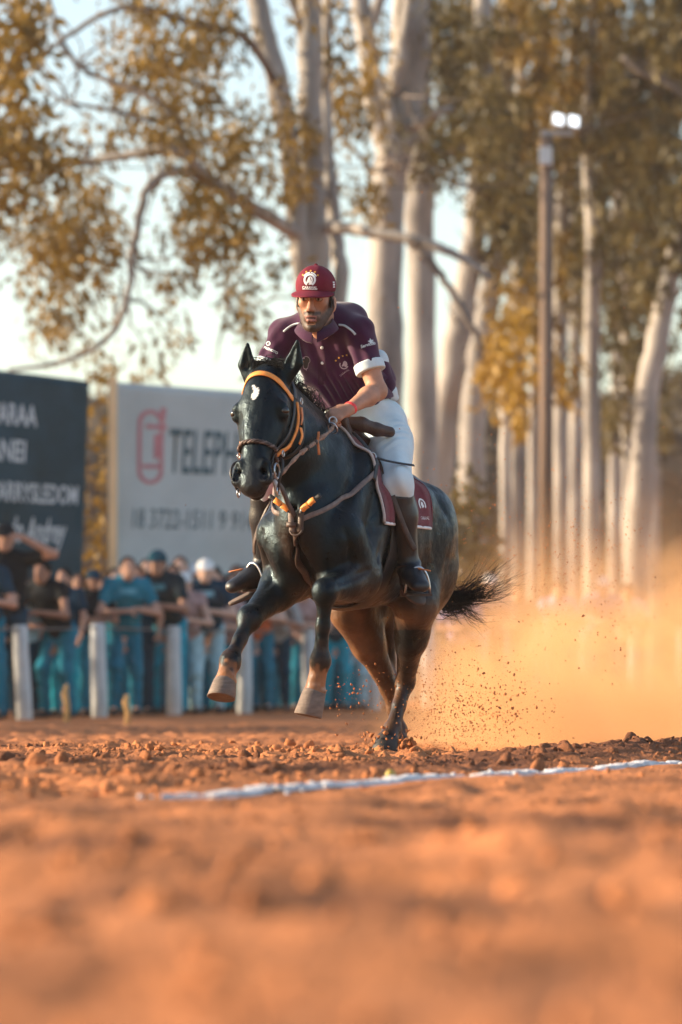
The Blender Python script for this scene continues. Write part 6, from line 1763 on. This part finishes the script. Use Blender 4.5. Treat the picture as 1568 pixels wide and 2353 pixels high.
# badge on the right chest: a dark shield-like drop with gold centre
drop = [(math.sin(t) * .0195 * (1 if math.cos(t) > -.3 else .75), math.cos(t) * .021 - (0 if math.cos(t) > -.7 else .012)) for t in [2 * math.pi * i / 18 for i in range(18)]]
on_shirt('badge', [shape2([(x * 1.12, y * 1.12) for x, y in drop])], 702, 822, M_emb_dim, 0, .0030, 0)
on_shirt('badge_field', [shape2(drop)], 702, 822, M_black, 0, .0045, 0)
on_shirt('badge_centre', [disc2(-.002, .004, .0100, 10)], 702, 822, mat('badge_gold', (.50, .24, .07), rough=.6, var=.5, vs_=200), 0, .0060, 0)
on_shirt('badge_tail', [rect2(.003, .016)], 703, 839, M_emb_dim, 0, .0035, 0)
horse_head2 = [(-.012, -.004), (-.006, .002), (-.002, .012), (.006, .016), (.014, .010), (.016, -.002), (.012, -.012), (.002, -.012), (.0, -.005), (-.008, -.010)]
on_shirt('crest', [arc2(0, 0, .017, .022, 150, 330, 14), shape2([(x, y) for x, y in horse_head2])], 791, 832, M_emb_dim, R(8), .003, 0)
V2, F2 = text_mesh('CARAVAL', .012, align='CENTER'); on_shirt('crest_lettering', [(V2, F2)], 793, 852, M_emb_dim, R(35), .003, 0)
for k, (u, v) in enumerate(((772, 823), (779, 817), (788, 813), (797, 811))): on_shirt('crest_star', [star2(0, 0, .0055)], u, v, M_gold, 0, .0035, 0)
V2, F2 = text_mesh('Servicob', .021, shear=.15, align='CENTER', offset=.0006); on_shirt('sleeve_lettering', [(V2, F2)], 847, 793, M_cuff, R(17), .003, 1)
on_shirt('sleeve_mark', [star2(0, 0, .016)], 853, 782, M_cuff, R(17), .003, 0)
V2, F2 = text_mesh('PRENOTO', .016, align='CENTER', offset=.0006); on_shirt('sleeve_lettering', [(V2, F2)], 620, 799, M_cuff, R(-27), .003, 1)
on_shirt('sleeve_mark', [arc2(0, 0, .007, .011, 0, 360, 12), rect2(.022, .004)], 615, 781, M_cuff, R(-27), .003, 0)

def build_breeches():
    F = Field((-.36, -.48, 1.16), (.36, .48, 1.76), 0.0062)
    LAT = (0, 1, 0)
    F.ell((-.12, 0, 1.605), (.155, .185, .135), .04); F.ell((-.20, .06, 1.58), (.11, .11, .12), .05); F.ell((-.20, -.06, 1.58), (.11, .11, .12), .05)
    F.cone((-.03, -.02, 1.66), (.02, -.03, 1.72), (.165, .13), (.155, .12), .03, LAT)
    for q in 'LR':
        s = 1 if q == 'L' else -1
        h, k, a = J['hip' + q], J['kn' + q], J['an' + q]
        F.cone(h, h + (k - h) * .5, .112, .098, .05); F.cone(h + (k - h) * .5, k, .098, .068, .04)
        F.ell(k + np.array((-.01, s * .005, 0)), (.066, .065, .070), .03)
        F.cone(k, k + (a - k) * .35, .064, .056, .03)
        F.ell(h + (k - h) * .35 + np.array((-.04, s * .035, .0)), (.11, .070, .11), .05)
    F.cut((0, 0, 1.735), (0.3, 0, 1))
    def folds(x, y, z):
        ay = np.abs(y)
        a = .0062 * np.sin(75 * (z - .7 * x + .15 * np.sin(12 * ay))) * np.exp(-((ay - .17) / .10) ** 2 - ((z - 1.53) / .07) ** 2)
        b = .0055 * np.sin(62 * (ay + .35 * z)) * fold(1.42 - z, .03)
        return a + b
    F.warp(folds, .02)
    return F.build('breeches', M_breech, rider, smooth=1)
build_breeches()

def build_boot(q):
    s = 1 if q == 'L' else -1
    k, a = J['kn' + q], J['an' + q]
    F = Field(np.minimum(k, a) - (.14, .14, .16), np.maximum(k, a) + (.24, .16, .05), 0.0055)
    ax = vnorm(a - k)
    F.cone(k + ax * .0, k + ax * .16, .070, .067, .02); F.cone(k + ax * .16, a, .067, .048, .03)
    F.ell(k + ax * .17 + np.array((-.018, 0, 0)), (.065, .062, .085), .03)
    toe = a + np.array((.140, s * .105, -.092)); heel = a + np.array((-.036, -s * .018, -.070))
    mid = a + np.array((.062, s * .045, -.048))
    F.cone(a, mid, .052, .050, .03); F.cone(a, heel, .047, .036, .03)
    F.cone(mid, toe, (.052, .046), (.046, .032), .03, (-.6 * s, 1, 0)); F.cone(heel, mid + np.array((0, 0, -.03)), .034, .038, .02)
    tn = np.array((-.25, 0, 1.0)); tn = vnorm(tn - 0)
    F.cut(k + ax * .045, (-ax) + np.array((.12, s * .55, .0)) * .5)
    F.cut(a + np.array((.06, 0, -.118)), (-.26, 0, -1), 0.004)
    F.warp(lambda x, y, z: .0022 * np.sin(150 * z + 60 * x) * np.exp(-((z - a[2] - .01) / .035) ** 2), .02)
    b = F.build('boot', M_boot, rider, smooth=1)
    mb = MB(); fdir = Vector((toe - heel)); fdir.z = -.10 * fdir.x / .2; fdir.normalize(); la = Vector((0, 0, 1)).cross(fdir).normalized(); up = fdir.cross(la)
    c = Vector(a) + Vector((.052, s * .040, -.122))
    V, Fc, n = [], [], 24
    for z in (-.010, .004):
        for i in range(n):
            t = 2 * math.pi * i / n; x = math.cos(t); w = .046 + .006 * x
            V.append(c + fdir * x * .145 + la * math.sin(t) * w + up * z)
    for i in range(n): Fc.append((i, (i + 1) % n, n + (i + 1) % n, n + i))
    Fc.append(tuple(range(n - 1, -1, -1))); Fc.append(tuple(range(n, 2 * n)))
    obj('sole', mesh_py('sole', V, Fc), M_sole, b)
    mb = MB(); mb.box(Vector(heel) + Vector((-.005, 0, -.052)), (.060, .062, .034)); mb.build('heel', M_sole, b, False)
    P = [Vector(a) + Vector((-.052, s * .0, -.030)), Vector(a) + Vector((.0, s * .055, -.022)), Vector(a) + Vector((.062, s * .058, -.012)), Vector(a) + Vector((.072, s * .0, .004)), Vector(a) + Vector((.03, -s * .05, -.01))]
    ribbon('spur_strap', P, .014, .006, M_leather, b, nrm=(0, 0, 1), n=5)
    MB().tube(spline([P[2], P[2] + Vector((.03, s * .03, .0)), P[2] + Vector((.035, s * .085, -.010))], 4), [.006] * 5 + [.004] * 3 + [.003], 6).build('strap_end', M_tan, b)
for q in 'LR': build_boot(q)

# wristband
wr, el = J['wrL'], J['elL']; ax = Vector(vnorm(wr - el)); c0 = Vector(wr) - ax * .018
F = Field(np.array(c0) - .07, np.array(c0) + .07, 0.004)
F.cone(np.array(c0 - ax * .02), np.array(c0 + ax * .02), (.0375, .0335), (.0355, .030), 0, (0, 1, 0)); F.cut(np.array(c0 - ax * .010), -ax); F.cut(np.array(c0 + ax * .010), ax)
F.build('wristband', M_band, rider)

# hair and cap
F = Field(HC - .16, HC + .2, 0.0045)
F.ell(hp(-.020, 0, .050), sc(.099, .081, .092), 0, HMr)
F.cut(hp(.030, 0, 0), fw_ * 1.0 + up_ * -.25); F.cut(hp(-.05, 0, -.045), -up_); F.cut(hp(.012, 0, .025), fw_ - up_ * 1.0, 0, None)
F.build('hair', M_hairp, rider)
for s in (-1, 1):
    F = Field(hp(.01, s * .075, .0) - .06, hp(.01, s * .075, .0) + .06, 0.0035)
    F.cone(hp(.012, s * .0755, .045), hp(.014, s * .074, -.015), (.004, .016), (.003, .008), 0.01, sd_); F.build('sideburn', M_hairp, rider)

cap = empty('cap', (0, 0, 0)); cap.parent = rider
F = Field(HC - .17, HC + .22, 0.0045)
F.ell(hp(-.006, 0, .074), sc(.108, .0875, .090), 0, HMr); F.ell(hp(.034, 0, .096), sc(.066, .070, .062), .02, HMr)
F.cut(hp(.0, 0, .052), -up_ - fw_ * .06)
F.warp(lambda x, y, z: .0012 * np.cos(6 * np.arctan2((np.stack([x, y, z], 1) - hp(-.006, 0, 0)) @ sd_, (np.stack([x, y, z], 1) - hp(-.006, 0, 0)) @ fw_)), .02)
crown = F.build('crown', M_cap, cap); CB = bvh_of(crown)
mb = MB(); mb.lathe(Vector(hp(-.004, 0, .166)), [(.002, -.006), (.009, -.003), (.009, .002), (.004, .006)], 10); mb.build('button', M_cap, cap)
V, Fc = [], []; na, nr = 22, 6
for k in (0, 1):
    for i in range(na + 1):
        a = R(-74 + 148 * i / na)
        bx, by = .100 * math.cos(a) - .004, .0895 * math.sin(a)
        ox = .100 * math.cos(a) + .097 * max(math.cos(a * 1.05), 0) ** .8; oy = .0985 * math.sin(a)
        for j in range(nr + 1):
            t = j / nr
            x, y = bx + (ox - bx) * t, by + (oy - by) * t
            z = .066 - .26 * max(x - .055, 0) - 2.9 * y * y + (.0 if k else -.0045)
            V.append(hp(x, y, z + .002))
def bi(k, i, j): return (k * (na + 1) + i) * (nr + 1) + j
for i in range(na):
    for j in range(nr):
        Fc.append((bi(1, i, j), bi(1, i, j + 1), bi(1, i + 1, j + 1), bi(1, i + 1, j))); Fc.append((bi(0, i, j), bi(0, i + 1, j), bi(0, i + 1, j + 1), bi(0, i, j + 1)))
    Fc.append((bi(0, i, nr), bi(0, i + 1, nr), bi(1, i + 1, nr), bi(1, i, nr)))
obj('peak', mesh_py('peak', V, Fc), M_cap, cap)
# cap emblem: horseshoe round a horse head, five gold stars, lettering below
fwv, sdv, upv = Vector(fw_), Vector(sd_), Vector(up_)
def on_cap(name, shapes, y, z, m, lift=.002, sub=1): return project_decal(name, shapes, CB, Vector(hp(.16, y, z)), sdv, upv, -fwv, m, cap, lift, sub)
CY, CZ = -.006, .102
on_cap('emblem', [arc2(0, 0, .0205, .0300, -62, 242, 26), arc2(0, 0, .0315, .0365, 28, 86, 10), arc2(0, 0, .0315, .0365, 94, 152, 10),
                  shape2([(-.016, -.012), (-.010, .002), (-.006, .013), (.004, .016), (.013, .010), (.016, -.004), (.012, -.022), (-.004, -.023), (-.002, -.012), (-.012, -.018)])], CY, CZ, M_white_t, .003)
on_cap('emblem_cut', [shape2([(.001, .012), (.006, .010), (.010, -.004), (.008, -.006)])], CY, CZ, M_cap, .0045)
for k in range(5):
    a = R(150 - 30 * k); on_cap('emblem_star', [star2(.042 * math.cos(a), .040 * math.sin(a) + .002, .0060)], CY, CZ, M_gold, .003, 0)
V2, F2 = text_mesh('CARAVAL', .0165, align='CENTER', offset=.0008, spacing=1.0); on_cap('emblem_lettering', [([(x, y - .042) for x, y in V2], F2)], CY, CZ, M_white_t, .004, 0)
on_cap('emblem_bar', [shape2([(-.036, -.046), (.036, -.046), (.036, -.043), (-.036, -.043)])], CY, CZ, M_white_t, .0035, 1)
project_decal('side_mark', [rect2(.020, .009), ([(x, y + .011) for x, y in rect2(.020, .006)[0]], rect2(.02, .006)[1]), ([(x, y - .011) for x, y in rect2(.020, .006)[0]], rect2(.02, .006)[1])], CB, Vector(hp(.02, .16, .082)), -fwv, upv, -sdv, M_white_t, cap, .002, 1)
# ------------------------------------------------------------------ dust and flying dirt thrown up behind the horse
def dust_cloud():
    L_, W_, H_ = 11.0, 6.0, 3.4
    o0 = Vector((.46, 21.0, 0)); ang = math.atan2(.940, .342)
    V = [(x, y, z) for x in (-.7, L_) for y in (-W_ / 2, W_ / 2) for z in (-.12, H_)]
    F_ = [(0, 1, 3, 2), (4, 6, 7, 5), (0, 4, 5, 1), (2, 3, 7, 6), (0, 2, 6, 4), (1, 5, 7, 3)]
    m = bpy.data.materials.new('dust'); m.use_nodes = True; nt = m.node_tree; N, L = nt.nodes, nt.links
    N.remove(N['Principled BSDF'])
    pv = N.new('ShaderNodeVolumePrincipled'); L.new(pv.outputs[0], N['Material Output'].inputs['Volume'])
    pv.inputs['Color'].default_value = (0.92, 0.56, 0.275, 1); pv.inputs['Anisotropy'].default_value = 0.15
    tc = N.new('ShaderNodeTexCoord'); sp = N.new('ShaderNodeSeparateXYZ'); L.new(tc.outputs['Object'], sp.inputs[0])
    def M(op, a, b=None, c=None):
        n = N.new('ShaderNodeMath'); n.operation = op
        for i, q in enumerate((a, b, c)):
            if q is None: continue
            if isinstance(q, (int, float)): n.inputs[i].default_value = q
            else: L.new(q, n.inputs[i])
        return n.outputs[0]
    x, y, z = sp.outputs
    ht = M('ADD', .22, M('MULTIPLY', .120, M('MAXIMUM', x, 0.0)))               # plume grows higher and wider behind the horse
    ht = M('MINIMUM', ht, 0.72)
    wd = M('ADD', .26, M('MULTIPLY', .20, M('MAXIMUM', x, 0.0)))
    wd = M('MINIMUM', wd, 1.35)
    zz = M('POWER', M('DIVIDE', M('MAXIMUM', z, 0.0), ht), 2.0); yy = M('POWER', M('DIVIDE', M('ABSOLUTE', y), wd), 3.5)
    env = M('EXPONENT', M('MULTIPLY', -1.0, M('ADD', zz, yy)))
    ramp = M('MULTIPLY', M('SMOOTH_MIN', M('MAXIMUM', M('ADD', M('MULTIPLY', x, .45), .12), 0.0), 1.0, .2), M('MAXIMUM', M('MINIMUM', M('MULTIPLY', M('SUBTRACT', L_ - .2, x), .28), 1.0), 0.0))
    nz = N.new('ShaderNodeTexNoise'); nz.inputs['Scale'].default_value = 1.7; nz.inputs['Detail'].default_value = 4; nz.inputs['Roughness'].default_value = .62; nz.inputs['Distortion'].default_value = .6
    L.new(tc.outputs['Object'], nz.inputs['Vector'])
    nn = M('MAXIMUM', M('MULTIPLY', M('SUBTRACT', nz.outputs['Fac'], .455), 12.0), 0.0)
    dens = M('MULTIPLY', M('MULTIPLY', env, ramp), M('MULTIPLY', nn, DUST))
    # one dense puff close behind the hoof
    for (cx, cy, cz, r, a) in ((1.15, -.02, .42, .23, 7.0), (1.42, -.06, .36, .26, 4.5), (1.25, .05, .12, .34, 3.2)):
        dx, dy, dz = M('SUBTRACT', x, cx), M('SUBTRACT', y, cy), M('SUBTRACT', z, cz)
        q = M('ADD', M('ADD', M('MULTIPLY', dx, dx), M('MULTIPLY', dy, dy)), M('MULTIPLY', dz, dz))
        g = M('EXPONENT', M('MULTIPLY', q, -1.0 / (r * r)))
        dens = M('ADD', dens, M('MULTIPLY', M('MULTIPLY', g, a), M('MULTIPLY', nn, .8)))
    L.new(dens, pv.inputs['Density'])
    o = obj('dust_cloud', mesh_py('dust_cloud', V, F_), m, None, False)
    o.location = o0; o.rotation_euler = (0, 0, ang)
    return tag(o, 'golden dust cloud kicked up behind the galloping horse', 'dust', kind='stuff')
DUST = 2.0
dust_cloud()

def flying_dirt():
    rs = np.random.RandomState(66); P, S = [], []
    def add(n, u0, su, v0, sv, Y0, sY, smin, smax):
        for _ in range(n):
            Y = Y0 + rs.randn() * sY; p = at(u0 + rs.randn() * su, v0 + rs.randn() * sv, max(Y, 20.2))
            if p.z < .02: continue
            P.append(np.array(p)); S.append(smin + (smax - smin) * rs.rand() ** 3)
    add(1500, 1030, 70, 1640, 55, 21.2, .35, .0011, .0058); add(700, 1000, 60, 1560, 70, 21.2, .35, .0010, .0042)
    add(700, 1120, 80, 1640, 50, 21.4, .4, .0011, .0070)
    add(160, 1165, 26, 1640, 60, 21.4, .2, .002, .0105)
    add(1000, 1180, 170, 1230, 140, 22.5, .9, .0014, .0050)
    add(900, 1330, 120, 1300, 90, 23.0, .9, .0014, .0055)
    add(170, 1250, 180, 1480, 110, 22.0, .8, .002, .009)
    add(150, 830, 60, 1610, 50, 20.9, .3, .002, .008)
    add(40, 1000, 260, 900, 260, 22, 1.0, .002, .005)
    # crumbs of soil around the hind hooves
    add(60, 890, 40, 1700, 14, 20.8, .15, .006, .02)
    add(26, 935, 18, 1712, 8, 20.9, .08, .01, .028)
    o = obj('flying_dirt', scatter_mesh('flying_dirt', clod_protos(6, 91, 1), P, S, M_soil, 6), M_soil)
    return tag(o, 'crumbs of red soil flying up behind the hooves', 'soil', kind='stuff')
flying_dirt()

# thin haze in the air: one even box round the whole scene
def haze():
    m = bpy.data.materials.new('haze_air'); m.use_nodes = True; nt = m.node_tree
    nt.nodes.remove(nt.nodes['Principled BSDF']); pv = nt.nodes.new('ShaderNodeVolumePrincipled')
    pv.inputs['Color'].default_value = (0.98, 0.95, 0.92, 1); pv.inputs['Density'].default_value = HAZE; pv.inputs['Anisotropy'].default_value = 0.2
    nt.links.new(pv.outputs[0], nt.nodes['Material Output'].inputs['Volume'])
    x0, x1, y0, y1, z0, z1 = -260, 260, -8, 262, -4, 34
    V = [(x, y, z) for x in (x0, x1) for y in (y0, y1) for z in (z0, z1)]
    o = obj('haze', mesh_py('haze', V, [(0, 1, 3, 2), (4, 6, 7, 5), (0, 4, 5, 1), (2, 3, 7, 6), (0, 2, 6, 4), (1, 5, 7, 3)]), m, None, False)
    return tag(o, 'thin sunlit haze in the air over the track', 'haze', kind='stuff')
HAZE = 0.0003
haze()
